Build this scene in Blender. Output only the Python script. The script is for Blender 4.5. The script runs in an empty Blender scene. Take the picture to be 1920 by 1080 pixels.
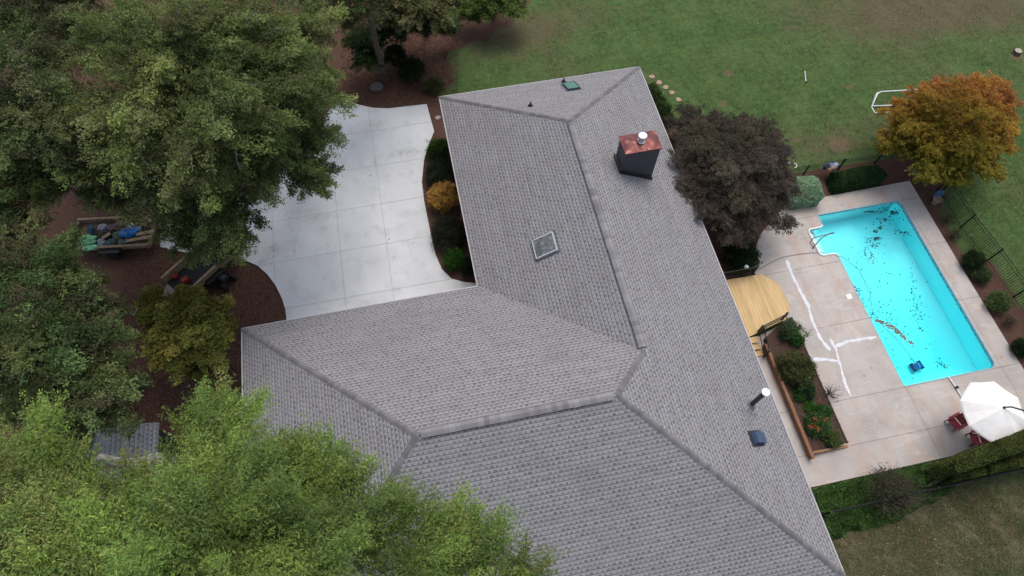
import bpy, bmesh, math, random
import numpy as np
from mathutils import Vector, Matrix
R_ = math.radians
scene = bpy.context.scene
COL = scene.collection
# ------------------------------------------------------------------ camera
CAM = np.array([-1.056, -22.288, 26.0])
CR = np.array([0.97956, -0.20114, 0.003035]); CU = np.array([0.17705, 0.87310, 0.45411]); CF = np.array([0.0933, 0.4443, -0.8910])
CF = CF/np.linalg.norm(CF); CR = CR-CF*(CR@CF); CR /= np.linalg.norm(CR); CU = np.cross(CR, CF)
FPX = 1187.34
cd = bpy.data.cameras.new('camera'); co = bpy.data.objects.new('camera', cd); COL.objects.link(co)
cd.sensor_width = 36; cd.lens = FPX/1920*36; cd.clip_start = 0.1; cd.clip_end = 3000
m = Matrix.Identity(4)
for i in range(3):
    m[i][0] = CR[i]; m[i][1] = CU[i]; m[i][2] = -CF[i]; m[i][3] = CAM[i]
co.matrix_world = m
scene.camera = co
# ------------------------------------------------------------------ light
SUN_EL, SUN_AZ = 66, 30     # azimuth east of north
w = bpy.data.worlds.new("World"); scene.world = w; w.use_nodes = True
nt = w.node_tree; nt.nodes.clear()
sky = nt.nodes.new('ShaderNodeTexSky'); sky.sky_type = 'NISHITA'; sky.sun_disc = False
sky.sun_elevation = R_(SUN_EL); sky.sun_rotation = R_(SUN_AZ); sky.dust_density = 4; sky.air_density = 1.0; sky.ozone_density = 1.0
hs = nt.nodes.new('ShaderNodeHueSaturation'); hs.inputs['Saturation'].default_value = 0.7
bg = nt.nodes.new('ShaderNodeBackground'); bg.inputs[1].default_value = 0.13
out = nt.nodes.new('ShaderNodeOutputWorld')
nt.links.new(sky.outputs[0], hs.inputs['Color']); nt.links.new(hs.outputs[0], bg.inputs[0]); nt.links.new(bg.outputs[0], out.inputs[0])
sd = bpy.data.lights.new('sun', 'SUN'); sd.energy = 0.7; sd.angle = R_(35); sd.color = (1, 0.96, 0.9)
so = bpy.data.objects.new('sun', sd); COL.objects.link(so)
el, az = R_(SUN_EL), R_(SUN_AZ)
sdir = Vector((math.sin(az)*math.cos(el), math.cos(az)*math.cos(el), math.sin(el)))
so.rotation_euler = sdir.to_track_quat('Z', 'Y').to_euler()
scene.view_settings.view_transform = 'Standard'; scene.view_settings.look = 'None'; scene.view_settings.gamma = 1
scene.view_settings.exposure = 0.62
scene.render.engine = 'CYCLES'
try:
    scene.cycles.max_bounces = 6; scene.cycles.diffuse_bounces = 3; scene.cycles.transparent_max_bounces = 12
    scene.cycles.volume_bounces = 0
except Exception: pass

# ------------------------------------------------------------------ survey helper: where a sight line meets a level z
def at(px, py, z=0.0):
    d = CF + CR*(px-960)/FPX - CU*(py-540)/FPX
    p = CAM + d*(z-CAM[2])/d[2]
    return (float(p[0]), float(p[1]), z)
def pxm(p):   # metres per photo pixel at a point
    return float((np.array(p)-CAM)@CF)/FPX
# ------------------------------------------------------------------ tagging
def tag(o, label=None, cat=None, group=None, kind=None):
    if label: o['label'] = label
    if cat: o['category'] = cat
    if group: o['group'] = group
    if kind: o['kind'] = kind
    return o
def empty(name, loc=(0, 0, 0), rz=0):
    o = bpy.data.objects.new(name, None); COL.objects.link(o); o.location = loc; o.rotation_euler = (0, 0, rz)
    o.empty_display_size = 0.2
    return o
def copy_tree(o, parent=None):
    c = o.copy(); COL.objects.link(c); c.parent = parent
    for ch in list(o.children): copy_tree(ch, c)
    return c
# ------------------------------------------------------------------ mesh builder
class MB:
    def __init__(s): s.v = []; s.f = []; s.c = []; s.uv = {}; s.sm = False
    def add(s, vs, fs, col=None, uv=None):
        b = len(s.v); s.v += [tuple(map(float, p)) for p in vs]
        for i, f in enumerate(fs):
            s.f.append(tuple(b+k for k in f)); s.c.append(col)
            if uv: s.uv[len(s.f)-1] = uv[i]
        return s
    def box(s, c, d, rz=0, rx=0, ry=0, col=None, M=None):
        x, y, z = d[0]/2, d[1]/2, d[2]/2
        vs = [Vector((a*x, b*y, e*z)) for a in (-1, 1) for b in (-1, 1) for e in (-1, 1)]
        if M is None:
            M = Matrix.Translation(c) @ Matrix.Rotation(rz, 4, 'Z') @ Matrix.Rotation(ry, 4, 'Y') @ Matrix.Rotation(rx, 4, 'X')
        vs = [M @ v for v in vs]
        return s.add(vs, [(0, 1, 3, 2), (4, 6, 7, 5), (0, 4, 5, 1), (2, 3, 7, 6), (0, 2, 6, 4), (1, 5, 7, 3)], col)
    def tube(s, pts, rad, n=8, cap=True, col=None):
        pts = [Vector(p) for p in pts]
        if not hasattr(rad, '__len__'): rad = [rad]*len(pts)
        rings = []; prev = None
        for i, p in enumerate(pts):
            t = (pts[min(i+1, len(pts)-1)]-pts[max(i-1, 0)])
            t = t.normalized() if t.length > 1e-9 else Vector((0, 0, 1))
            if prev is None:
                a = t.cross(Vector((0, 0, 1)) if abs(t.z) < .9 else Vector((1, 0, 0))).normalized()
            else:
                a = (prev-t*prev.dot(t)).normalized()
            prev = a; b = t.cross(a)
            rings.append([p+(a*math.cos(2*math.pi*k/n)+b*math.sin(2*math.pi*k/n))*rad[i] for k in range(n)])
        vs = [v for r in rings for v in r]; fs = []
        for i in range(len(pts)-1):
            for k in range(n):
                fs.append((i*n+k, i*n+(k+1) % n, (i+1)*n+(k+1) % n, (i+1)*n+k))
        if cap: fs += [tuple(range(n-1, -1, -1)), tuple((len(pts)-1)*n+k for k in range(n))]
        return s.add(vs, fs, col)
    def lathe(s, c, prof, n=20, axis=None, col=None):
        vs = []; fs = []
        for (r, z) in prof:
            for k in range(n):
                a = 2*math.pi*k/n; vs.append(Vector((r*math.cos(a), r*math.sin(a), z)))
        for i in range(len(prof)-1):
            for k in range(n): fs.append((i*n+k, i*n+(k+1) % n, (i+1)*n+(k+1) % n, (i+1)*n+k))
        if prof[0][0] > 1e-4: fs.append(tuple(range(n-1, -1, -1)))
        if prof[-1][0] > 1e-4: fs.append(tuple((len(prof)-1)*n+k for k in range(n)))
        q = Vector((0, 0, 1)).rotation_difference(Vector(axis)) if axis else None
        vs = [(q @ v if q else v)+Vector(c) for v in vs]
        return s.add(vs, fs, col)
    def prism(s, poly, z0, z1, col=None):
        n = len(poly); z0s = z0 if hasattr(z0, '__len__') else [z0]*n; z1s = z1 if hasattr(z1, '__len__') else [z1]*n
        ar = sum(poly[i][0]*poly[(i+1) % n][1]-poly[(i+1) % n][0]*poly[i][1] for i in range(n))
        idx = list(range(n)) if ar > 0 else list(range(n-1, -1, -1))
        vs = [(poly[i][0], poly[i][1], z0s[i]) for i in idx]+[(poly[i][0], poly[i][1], z1s[i]) for i in idx]
        fs = [tuple(range(n-1, -1, -1)), tuple(range(n, 2*n))]+[(i, (i+1) % n, n+(i+1) % n, n+i) for i in range(n)]
        return s.add(vs, fs, col)
    def build(s, name, mat, parent=None, smooth=False, bevel=0):
        me = bpy.data.meshes.new(name); me.from_pydata(s.v, [], s.f); me.update()
        if any(c is not None for c in s.c):
            ca = me.color_attributes.new('tone', 'FLOAT_COLOR', 'CORNER'); arr = []
            for p in me.polygons:
                c = s.c[p.index] or (1, 1, 1)
                arr += [c[0], c[1], c[2], 1]*p.loop_total
            ca.data.foreach_set('color', arr)
        if s.uv:
            ul = me.uv_layers.new(name='UVMap')
            for p in me.polygons:
                if p.index in s.uv:
                    for k, li in enumerate(p.loop_indices): ul.data[li].uv = s.uv[p.index][k]
        me.materials.append(mat)
        if smooth: me.polygons.foreach_set('use_smooth', [True]*len(me.polygons))
        o = bpy.data.objects.new(name, me); COL.objects.link(o)
        if parent: o.parent = parent
        if bevel:
            b = o.modifiers.new('bevel', 'BEVEL'); b.width = bevel; b.segments = 2; b.limit_method = 'ANGLE'; b.angle_limit = R_(40)
        return o
# ------------------------------------------------------------------ material helper
class NT:
    def __init__(s, name, rough=0.8, spec=0.3):
        s.m = bpy.data.materials.new(name); s.m.use_nodes = True; s.t = s.m.node_tree; s.t.nodes.clear()
        s.o = s.n('ShaderNodeOutputMaterial'); s.p = s.n('ShaderNodeBsdfPrincipled'); s.l(s.p.outputs[0], s.o.inputs[0])
        s.p.inputs['Roughness'].default_value = rough; s.p.inputs['Specular IOR Level'].default_value = spec
    def n(s, t, **k):
        x = s.t.nodes.new(t)
        for a, b in k.items(): setattr(x, a, b)
        return x
    def l(s, a, b): s.t.links.new(a, b)
    def set(s, inp, v):
        if isinstance(v, bpy.types.NodeSocket): s.l(v, inp)
        elif v is not None: inp.default_value = v
    def math(s, op, a, b=None, c=None):
        x = s.n('ShaderNodeMath', operation=op); s.set(x.inputs[0], a)
        if b is not None: s.set(x.inputs[1], b)
        if c is not None: s.set(x.inputs[2], c)
        return x.outputs[0]
    def mix(s, f, a, b, mode='MIX'):
        x = s.n('ShaderNodeMix', data_type='RGBA', blend_type=mode); s.set(x.inputs[0], f)
        s.set(x.inputs[6], a if isinstance(a, bpy.types.NodeSocket) else (*a, 1) if len(a) == 3 else a)
        s.set(x.inputs[7], b if isinstance(b, bpy.types.NodeSocket) else (*b, 1) if len(b) == 3 else b)
        return x.outputs[2]
    def noise(s, vec, scale, detail=3, rough=0.6, out=0, dist=0):
        x = s.n('ShaderNodeTexNoise'); s.set(x.inputs['Vector'], vec); x.inputs['Scale'].default_value = scale
        x.inputs['Detail'].default_value = detail; x.inputs['Roughness'].default_value = rough; x.inputs['Distortion'].default_value = dist
        return x.outputs[out]
    def ramp(s, f, stops, interp='LINEAR'):
        x = s.n('ShaderNodeValToRGB'); s.set(x.inputs[0], f); cr = x.color_ramp; cr.interpolation = interp
        while len(cr.elements) < len(stops): cr.elements.new(0.5)
        for e, (p, c) in zip(cr.elements, stops):
            e.position = p; e.color = (c, c, c, 1) if not hasattr(c, '__len__') else (*c, 1)
        return x.outputs[0]
    def obj(s): return s.n('ShaderNodeTexCoord').outputs['Object']
    def pos(s): return s.n('ShaderNodeNewGeometry').outputs['Position']
    def attr(s, name='tone'): return s.n('ShaderNodeAttribute', attribute_name=name).outputs['Color']
    def bump(s, h, dist=0.01, strength=1):
        x = s.n('ShaderNodeBump'); x.inputs['Distance'].default_value = dist; x.inputs['Strength'].default_value = strength
        s.l(h, x.inputs['Height']); s.l(x.outputs[0], s.p.inputs['Normal'])
    def col(s, c): s.set(s.p.inputs['Base Color'], c if isinstance(c, bpy.types.NodeSocket) else (*c, 1))
    def scalevec(s, v, sc):
        x = s.n('ShaderNodeMapping'); s.l(v, x.inputs[0]); x.inputs['Scale'].default_value = sc; return x.outputs[0]
def simple(name, col, rough=0.7, metal=0, var=0.25, scale=12, spec=0.3, bump=0.002):
    t = NT(name, rough, spec); t.p.inputs['Metallic'].default_value = metal
    n = t.noise(t.pos(), scale, 4)
    f = t.ramp(n, [(0.3, 0.0), (0.7, 1.0)])
    t.col(t.mix(f, tuple(c*(1-var) for c in col), tuple(min(1, c*(1+var)) for c in col)))
    if bump: t.bump(n, bump)
    return t.m
def toned(name, rough=0.7, mul=(1, 1, 1), spec=0.3, var=0.15, scale=15):
    t = NT(name, rough, spec); c = t.mix(1.0, t.attr(), mul, 'MULTIPLY')
    n = t.noise(t.pos(), scale, 4); f = t.ramp(n, [(0.3, 1-var), (0.7, 1+var)])
    t.col(t.mix(1.0, c, f, 'MULTIPLY')); t.bump(n, 0.003)
    return t.m
M = {}
def leafmat(name, trans=0.38):
    t = NT(name, 0.75, 0.06)
    c = t.attr()
    t.col(c)
    tr = t.n('ShaderNodeBsdfTranslucent'); t.l(c, tr.inputs[0])
    mx = t.n('ShaderNodeMixShader'); mx.inputs[0].default_value = trans
    t.l(t.p.outputs[0], mx.inputs[1]); t.l(tr.outputs[0], mx.inputs[2]); t.l(mx.outputs[0], t.o.inputs[0])
    return t.m
M['leaf'] = leafmat('leaf')
def barkmat(name, a, b):
    t = NT(name, 0.9, 0.2); v = t.scalevec(t.pos(), (1, 1, 0.25)); n = t.noise(v, 14, 6, 0.7)
    t.col(t.mix(t.ramp(n, [(0.35, 0), (0.65, 1)]), a, b)); t.bump(n, 0.03)
    return t.m
M['bark'] = barkmat('bark', (0.05, 0.038, 0.03), (0.13, 0.11, 0.09))
M['palebark'] = barkmat('pale_bark', (0.13, 0.12, 0.11), (0.34, 0.33, 0.31))
M['whitebark'] = barkmat('lichen_bark', (0.22, 0.22, 0.21), (0.45, 0.46, 0.44))

# ------------------------------------------------------------------ ground
def px2(pts, z=0.0): return [at(x, y, z)[:2] for x, y in pts]
def inpoly(X, Y, poly):
    r = np.zeros(X.shape, bool); n = len(poly)
    for i in range(n):
        x1, y1 = poly[i]; x2, y2 = poly[(i+1) % n]
        c = ((y1 > Y) != (y2 > Y))
        with np.errstate(divide='ignore', invalid='ignore'):
            xi = (x2-x1)*(Y-y1)/(y2-y1+1e-12)+x1
        r ^= c & (X < xi)
    return r
def sdist(X, Y, poly):
    d = np.full(X.shape, 1e9); n = len(poly)
    for i in range(n):
        x1, y1 = poly[i]; x2, y2 = poly[(i+1) % n]; L2 = (x2-x1)**2+(y2-y1)**2+1e-12
        t = np.clip(((X-x1)*(x2-x1)+(Y-y1)*(y2-y1))/L2, 0, 1)
        d = np.minimum(d, np.hypot(X-x1-t*(x2-x1), Y-y1-t*(y2-y1)))
    return np.where(inpoly(X, Y, poly), d, -d)
def pat(X, Y, s, seed=0):
    r = np.random.RandomState(seed); o = np.zeros(X.shape)
    for k in range(7):
        a = r.uniform(0, 6.28); f = (r.uniform(0.5, 1.8))/s; o += np.sin((X*np.cos(a)+Y*np.sin(a))*f*6.28+r.uniform(0, 6.28))
    return o/3.5
W, L, G, D, T, EZ = 10.016, 10.453, 9.447, 13.053, 0.54425, 3.0
POOL = (17.1, 21.45, -17.31, -8.42)       # x0,x1,y0,y1
def poolpoly(off=0.0):
    x0, x1, y0, y1 = POOL; x0 -= off; x1 += off; y0 -= off; y1 += off; r = 0.28
    p = []
    for cx, cy, a0 in ((x1-r, y1-r, 0), (x0+r*.3, y1-r*.3, 90)):
        rr = r if a0 == 0 else r*.3
        for k in range(7): a = R_(a0+90*k/6); p.append((cx+rr*math.cos(a), cy+rr*math.sin(a)))
    ya, yb, xa = -9.12+off, -10.62-off, 16.28-off
    q = 0.18
    p += [(x0, ya+q)]+[(x0-q+q*math.cos(R_(a)), ya+q+q*math.sin(R_(a))) for a in (-30, -60, -90)]
    p += [(xa+q+q*math.cos(R_(a)), ya-q+q*math.sin(R_(a))) for a in (90, 120, 150, 180)]
    p += [(xa+q+q*math.cos(R_(a)), yb+q+q*math.sin(R_(a))) for a in (180, 210, 240, 270)]
    p += [(x0-q+q*math.cos(R_(a)), yb-q+q*math.sin(R_(a))) for a in (90, 60, 30, 0)]
    for cx, cy, a0 in ((x0+r*.3, y0+r*.3, 180), (x1-r, y0+r, 270)):
        rr = r if a0 == 270 else r*.3
        for k in range(7): a = R_(a0+90*k/6); p.append((cx+rr*math.cos(a), cy+rr*math.sin(a)))
    return p
WOODS = px2([(1120, -60), (1010, -20), (960, 48), (880, 78), (852, 112), (850, 150), (835, 178)])+[(0.6, 0.3), (0.6, -10.8), (-9, -11), (-9, -60), (-200, -60), (-200, 200), (40, 200)]
BED_E = [(22.3, -5.9), (24.15, -5.9), (24.1, -8.4), (23.1, -9.5), (23.0, -11.6), (24.15, -12.6), (24.25, -21), (22.3, -21)]
BED_N = [(10.4, 2.6), (12.0, 0.5), (12.2, -2.5), (15.2, -5.7), (24, -5.85), (24, -8), (10.3, -12)]
CLAY = [(1157, 15, .30), (1487, 52, .28), (1367, 137, .40), (1355, 192, .35), (1494, 262, .28), (1575, 270, .75), (1905, 106, .45), (1590, 162, .35), (1220, 60, .15), (1720, 45, .25)]
def build_ground():
    g = np.concatenate([-np.geomspace(900, 47, 12), np.arange(-46, 42.1, 0.25), np.geomspace(43, 900, 12)])
    gy = np.concatenate([-np.geomspace(900, 35, 12), np.arange(-34, 26.1, 0.25), np.geomspace(27, 900, 14)])
    X, Y = np.meshgrid(g, gy); nx, ny = len(g), len(gy)
    Z = 0.02*pat(X, Y, 9, 1); Z[(np.abs(X) > 40) | (np.abs(Y) > 40)] = 0
    # woods floor drops a little away from the drive
    lit = sdist(X, Y, WOODS)+0.35*pat(X, Y, 2.5, 3)
    for b in (BED_E, BED_N): lit = np.maximum(lit, sdist(X, Y, b)+0.06*pat(X, Y, 1.2, 4))
    lit = np.clip(lit/0.5+0.5, 0, 1)
    # leaf strewn / worn lawn
    worn = 0.30+0.16*pat(X, Y, 7, 5)+0.08*pat(X, Y, 2, 6)
    c1 = at(1750, -10)[:2]; worn += 0.9*np.exp(-(((X-c1[0])/9)**2+((Y-c1[1])/4.2)**2))
    c1 = at(1660, 1010)[:2]; worn += 0.75*np.exp(-(((X-c1[0])/5)**2+((Y-c1[1])/2.4)**2))
    c1 = at(1900, 950)[:2]; worn += 0.25*np.exp(-(((X-c1[0])/5)**2+((Y-c1[1])/4)**2))
    c1 = at(960, 60)[:2]; worn += 0.65*np.exp(-(((X-c1[0])/3.6)**2+((Y-c1[1])/2.2)**2))
    c1 = at(1560, 275)[:2]; worn += 0.45*np.exp(-(((X-c1[0])/2.6)**2+((Y-c1[1])/1.2)**2))
    c1 = at(1000, 180)[:2]; worn += 0.2*np.exp(-(((X-c1[0])/4)**2+((Y-c1[1])/1.2)**2))
    c1 = at(1380, 120)[:2]; worn -= 0.35*np.exp(-(((X-c1[0])/5)**2+((Y-c1[1])/3)**2))
    clay = np.zeros(X.shape)
    for px, py, r in CLAY:
        c = at(px, py); clay = np.maximum(clay, np.clip(1.5-np.hypot(X-c[0], (Y-c[1])*1.2)/(r*1.1), 0, 1))
    Z = Z*(lit < 0.5)*0.5
    V = np.stack([X, Y, Z], -1).reshape(-1, 3)
    i = np.arange(nx*ny).reshape(ny, nx)
    F = np.stack([i[:-1, :-1], i[:-1, 1:], i[1:, 1:], i[1:, :-1]], -1).reshape(-1, 4)
    cx = V[F][:, :, 0].mean(1); cy = V[F][:, :, 1].mean(1)
    keep = ~((cx > 16.1) & (cx < 21.8) & (cy > -17.8) & (cy < -8.2))
    F = F[keep]
    me = bpy.data.meshes.new('lawn'); me.from_pydata(V.tolist(), [], F.tolist()); me.update()
    ca = me.color_attributes.new('mask', 'FLOAT_COLOR', 'POINT')
    C4 = np.stack([lit, np.clip(worn, 0, 1), clay, np.ones_like(lit)], -1).reshape(-1).astype(np.float32)
    ca.data.foreach_set('color', C4)
    me.polygons.foreach_set('use_smooth', [True]*len(me.polygons))
    t = NT('ground', 0.95, 0.1); P = t.pos()
    sp = t.n('ShaderNodeSeparateColor'); t.l(t.attr('mask'), sp.inputs[0])
    n1 = t.noise(P, 0.55, 4, .6); n2 = t.noise(P, 3.2, 5, .65); n3 = t.noise(P, 26, 4, .7); n4 = t.noise(P, 90, 2, .6)
    stv = t.scalevec(P, (0.25, 2.2, 1)); stripe = t.noise(stv, 1.4, 3, .6)
    g = t.mix(t.ramp(n2, [(.34, 0), (.66, 1)]), (0.048, 0.088, 0.029), (0.086, 0.150, 0.047))
    g = t.mix(t.ramp(n1, [(.42, 0), (.68, .6)]), g, (0.110, 0.165, 0.055))
    g = t.mix(t.ramp(stripe, [(.45, 0), (.75, .45)]), g, (0.05, 0.068, 0.028))
    wsum = t.math('ADD', sp.outputs[1], t.math('MULTIPLY', t.math('SUBTRACT', n2, 0.5), 1.5))
    wsum = t.math('ADD', wsum, t.math('MULTIPLY', t.math('SUBTRACT', n3, 0.5), 1.1))
    br = t.mix(t.ramp(n3, [(.35, 0), (.65, 1)]), (0.084, 0.066, 0.040), (0.175, 0.125, 0.082))
    g = t.mix(t.ramp(wsum, [(.35, 0), (.95, .8)]), g, br)
    cs = t.math('ADD', sp.outputs[2], t.math('MULTIPLY', t.math('SUBTRACT', n2, 0.5), 1.4))
    cs = t.math('ADD', cs, t.math('MULTIPLY', t.math('SUBTRACT', n3, 0.5), .8))
    g = t.mix(t.ramp(cs, [(.55, 0), (1.0, .6)]), g, (0.17, 0.10, 0.075))
    # litter
    li = t.mix(t.ramp(n3, [(.3, 0), (.7, 1)]), (0.046, 0.025, 0.019), (0.150, 0.085, 0.062))
    li = t.mix(t.ramp(n2, [(.4, 0), (.7, .6)]), li, (0.105, 0.055, 0.045))
    vo = t.n('ShaderNodeTexVoronoi'); t.l(P, vo.inputs[0]); vo.inputs['Scale'].default_value = 14
    li = t.mix(t.ramp(vo.outputs['Distance'], [(.12, .55), (.22, 0)]), li, (0.14, 0.085, 0.055))
    ls = t.math('ADD', sp.outputs[0], t.math('MULTIPLY', t.math('SUBTRACT', n2, 0.5), 1.2))
    ls = t.math('ADD', ls, t.math('MULTIPLY', t.math('SUBTRACT', n3, 0.5), .8))
    g = t.mix(t.ramp(ls, [(.4, 0), (.7, 1)]), g, li)
    t.col(t.mix(1, g, t.ramp(n4, [(.3, .6), (.7, 1.4)]), 'MULTIPLY'))
    t.bump(t.math('ADD', n3, n4), 0.02)
    me.materials.append(t.m)
    o = bpy.data.objects.new('ground', me); COL.objects.link(o); tag(o, kind='structure')
build_ground()

# ------------------------------------------------------------------ concrete
def concrete(name, a, b, stain, joints_x, joints_y, jw=0.009, dirt=0.5, warm=None, jcol=(0.09, 0.09, 0.09), spots=()):
    t = NT(name, 0.8, 0.3); P = t.pos(); s = t.n('ShaderNodeSeparateXYZ'); t.l(P, s.inputs[0])
    n1 = t.noise(P, 0.35, 5, .6); n2 = t.noise(P, 1.3, 7, .62, dist=.15); n3 = t.noise(P, 40, 3, .6)
    c = t.mix(t.ramp(n1, [(.35, 0), (.65, 1)]), a, b)
    c = t.mix(t.ramp(n2, [(.53, 0), (.80, dirt)]), c, stain)
    if warm:
        st = t.noise(t.scalevec(P, (1.6, .35, 1)), 1.1, 5, .65, dist=1.2)
        c = t.mix(t.ramp(st, [(.48, 0), (.68, .75)]), c, warm)
        st2 = t.noise(t.scalevec(P, (.5, 2.0, 1)), 1.3, 5, .7, dist=1.0)
        c = t.mix(t.ramp(st2, [(.55, 0), (.75, .55)]), c, (0.62, 0.56, 0.50))
    for (sx_, sy_, ra, rb, k_, sc_) in spots:
        dx = t.math('DIVIDE', t.math('SUBTRACT', s.outputs[0], sx_), ra); dy = t.math('DIVIDE', t.math('SUBTRACT', s.outputs[1], sy_), rb)
        dd = t.math('SQRT', t.math('ADD', t.math('MULTIPLY', dx, dx), t.math('MULTIPLY', dy, dy)))
        ms = t.math('MULTIPLY', t.ramp(dd, [(0, 1), (1, 0)]), t.ramp(t.noise(P, 4, 6, .75), [(.42, 0), (.62, k_)])); c = t.mix(ms, c, sc_)
    # little dark spots
    vo = t.n('ShaderNodeTexVoronoi'); t.l(P, vo.inputs[0]); vo.inputs['Scale'].default_value = 1.1
    c = t.mix(t.ramp(vo.outputs['Distance'], [(.035, .55), (.07, 0)]), c, (0.12, 0.12, 0.12))
    c = t.mix(1, c, t.ramp(n3, [(.3, .93), (.7, 1.07)]), 'MULTIPLY')
    tot = None
    wob = t.math('MULTIPLY', t.math('SUBTRACT', n2, .5), .02)
    for ax, js in ((0, joints_x), (1, joints_y)):
        v = t.math('ADD', s.outputs[ax], wob)
        for j in js:
            d = t.math('ABSOLUTE', t.math('SUBTRACT', v, j)); k = t.math('LESS_THAN', d, jw)
            tot = k if tot is None else t.math('MAXIMUM', tot, k)
    if tot is not None:
        c = t.mix(t.math('MULTIPLY', tot, .36), c, jcol)
        t.bump(t.math('SUBTRACT', t.math('MULTIPLY', n3, .1), tot), 0.012)
    t.col(c); return t.m
DRV = [(800, 195), (814, 246), (803, 272), (795, 300), (791, 340), (795, 375), (801, 405), (808, 440), (817, 478), (829, 505), (846, 522), (870, 529), (899, 531)]
DRV2 = [(538, 606), (535, 580), (528, 558), (516, 534), (501, 514), (483, 498), (458, 487), (425, 482), (380, 477), (330, 470), (300, 462), (300, 425), (380, 400), (445, 378), (500, 345), (540, 305), (575, 262), (605, 222), (630, 192), (652, 189), (672, 196), (700, 202), (730, 203), (765, 199)]
drive = px2(DRV, .06)+[(0.45, -10.95), (-8.6, -10.95)]+px2(DRV2, .06)
b = MB(); b.prism(drive, -0.1, 0.06)
tag(b.build('driveway', concrete('drive_concrete', (0.52, 0.535, 0.55), (0.63, 0.65, 0.665), (0.30, 0.315, 0.33), [-3.72, -5.9, -9.0], [-1.13, -3.5, -5.83, -8.33, 1.2], dirt=.5, spots=[(*at(px,py)[:2], a, b2, k, c) for px,py,a,b2,k,c in [(765,287,1.6,.35,.6,(.2,.2,.21)),(512,470,.5,.55,.75,(.17,.17,.19)),(495,492,.5,.35,.6,(.2,.2,.22)),(770,400,1.0,.35,.4,(.24,.24,.25)),(600,410,1.6,.3,.45,(.24,.25,.27)),(738,478,.25,.5,.5,(.2,.2,.22)),(552,470,.12,.5,.8,(.45,.30,.22)),(700,240,1.5,1.0,.35,(.38,.34,.32)),(560,400,1.2,.6,.35,(.26,.27,.3))]])), kind='structure')
# rust streak on the drive is part of the slab
# pool deck with pool hole (bmesh fill)
def ring_slab(name, outer, inner, z0, z1, mat):
    bm = bmesh.new()
    def loop(p, z):
        vs = [bm.verts.new((x, y, z)) for x, y in p]; es = [bm.edges.new((vs[i], vs[(i+1) % len(vs)])) for i in range(len(vs))]; return vs, es
    ov, oe = loop(outer, z1); iv, ie = loop(inner, z1)
    bmesh.ops.triangle_fill(bm, use_beauty=True, use_dissolve=False, edges=oe+ie)
    for f in bm.faces:
        f.normal_update()
        if f.normal.z < 0: f.normal_flip()
    for vs, p in ((ov, outer), (iv, inner)):
        lo = [bm.verts.new((x, y, z0)) for x, y in p]
        for i in range(len(vs)):
            j = (i+1) % len(vs); bm.faces.new((vs[i], vs[j], lo[j], lo[i]))
    me = bpy.data.meshes.new(name); bm.to_mesh(me); bm.free(); me.materials.append(mat)
    o = bpy.data.objects.new(name, me); COL.objects.link(o); return o
deckpoly = [(22.5, -7.42), (22.5, -13.0), (22.55, -22.3+1.9), (10.25, -20.42), (10.25, -14.6), (11.5, -14.0), (13.2, -13.5), (13.3, -11.2), at(1416, 514, .08)[:2], at(1412, 482, .08)[:2], at(1425, 440, .08)[:2], at(1466, 392, .08)[:2], (16.4, -7.5)]
deckm = concrete('deck_concrete', (0.36, 0.332, 0.308), (0.48, 0.442, 0.412), (0.27, 0.255, 0.24), [17.15, 22.0-.35], [-8.45, -11.05, -14.05, -17.35, -19.2], warm=(0.43, 0.32, 0.26), dirt=.7, jw=.012, spots=[(*at(px,py)[:2], a, b2, k, c) for px,py,a,b2,k,c in [(1640,790,1.2,.9,.5,(.22,.22,.22)),(1575,372,1.6,.35,.5,(.6,.5,.4)),(1640,362,2.0,.4,.45,(.3,.22,.17)),(1550,430,1.3,.6,.45,(.24,.2,.18)),(1560,610,1.4,.9,.35,(.36,.24,.18)),(1690,780,.9,1.2,.5,(.6,.56,.52)),(1500,450,.8,.5,.5,(.27,.24,.22))]])
tag(ring_slab('pool_deck', deckpoly, poolpoly(0.03), -0.1, 0.08, deckm), kind='structure')
POOLDECK = bpy.data.objects['pool_deck']
# walkway below the raised bed, between house and timber wall
# crack sealant
def ribbon(mb, pts, w, z):
    rng = random.Random(5)
    P = []
    for i in range(len(pts)-1):
        a, c = Vector(pts[i]), Vector(pts[i+1]); n = max(2, int((c-a).length/0.12))
        for k in range(n): P.append(a.lerp(c, k/n))
    P.append(Vector(pts[-1])); vs = []
    for i, p in enumerate(P):
        d = (P[min(i+1, len(P)-1)]-P[max(i-1, 0)]).normalized(); nn = Vector((-d.y, d.x)); j = rng.uniform(-.012, .012)
        ww = w*(0.6+0.8*rng.random())*(0.35 if i in (0, len(P)-1) else 1)
        vs += [(*(p+nn*(ww/2+j)), z), (*(p-nn*(ww/2-j)), z)]
    mb.add(vs, [(2*i, 2*i+1, 2*i+3, 2*i+2) for i in range(len(P)-1)])
M['sealant'] = simple('sealant', (0.62, 0.64, 0.68), .6, var=.12, scale=9)
for k, pl in enumerate([[(1475, 487), (1483, 510), (1500, 545), (1515, 572), (1524, 603), (1537, 632), (1557, 658)], [(1556, 635), (1567, 654), (1577, 690), (1585, 720), (1595, 743)], [(1566, 650), (1590, 640), (1615, 636), (1643, 632)], [(1524, 674), (1545, 674), (1573, 677)]]):
    b = MB(); ribbon(b, px2(pl, .084), .13 if k != 1 else .1, .084+.0012*k)
    b.build('crack_sealant', M['sealant'], POOLDECK)
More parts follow.
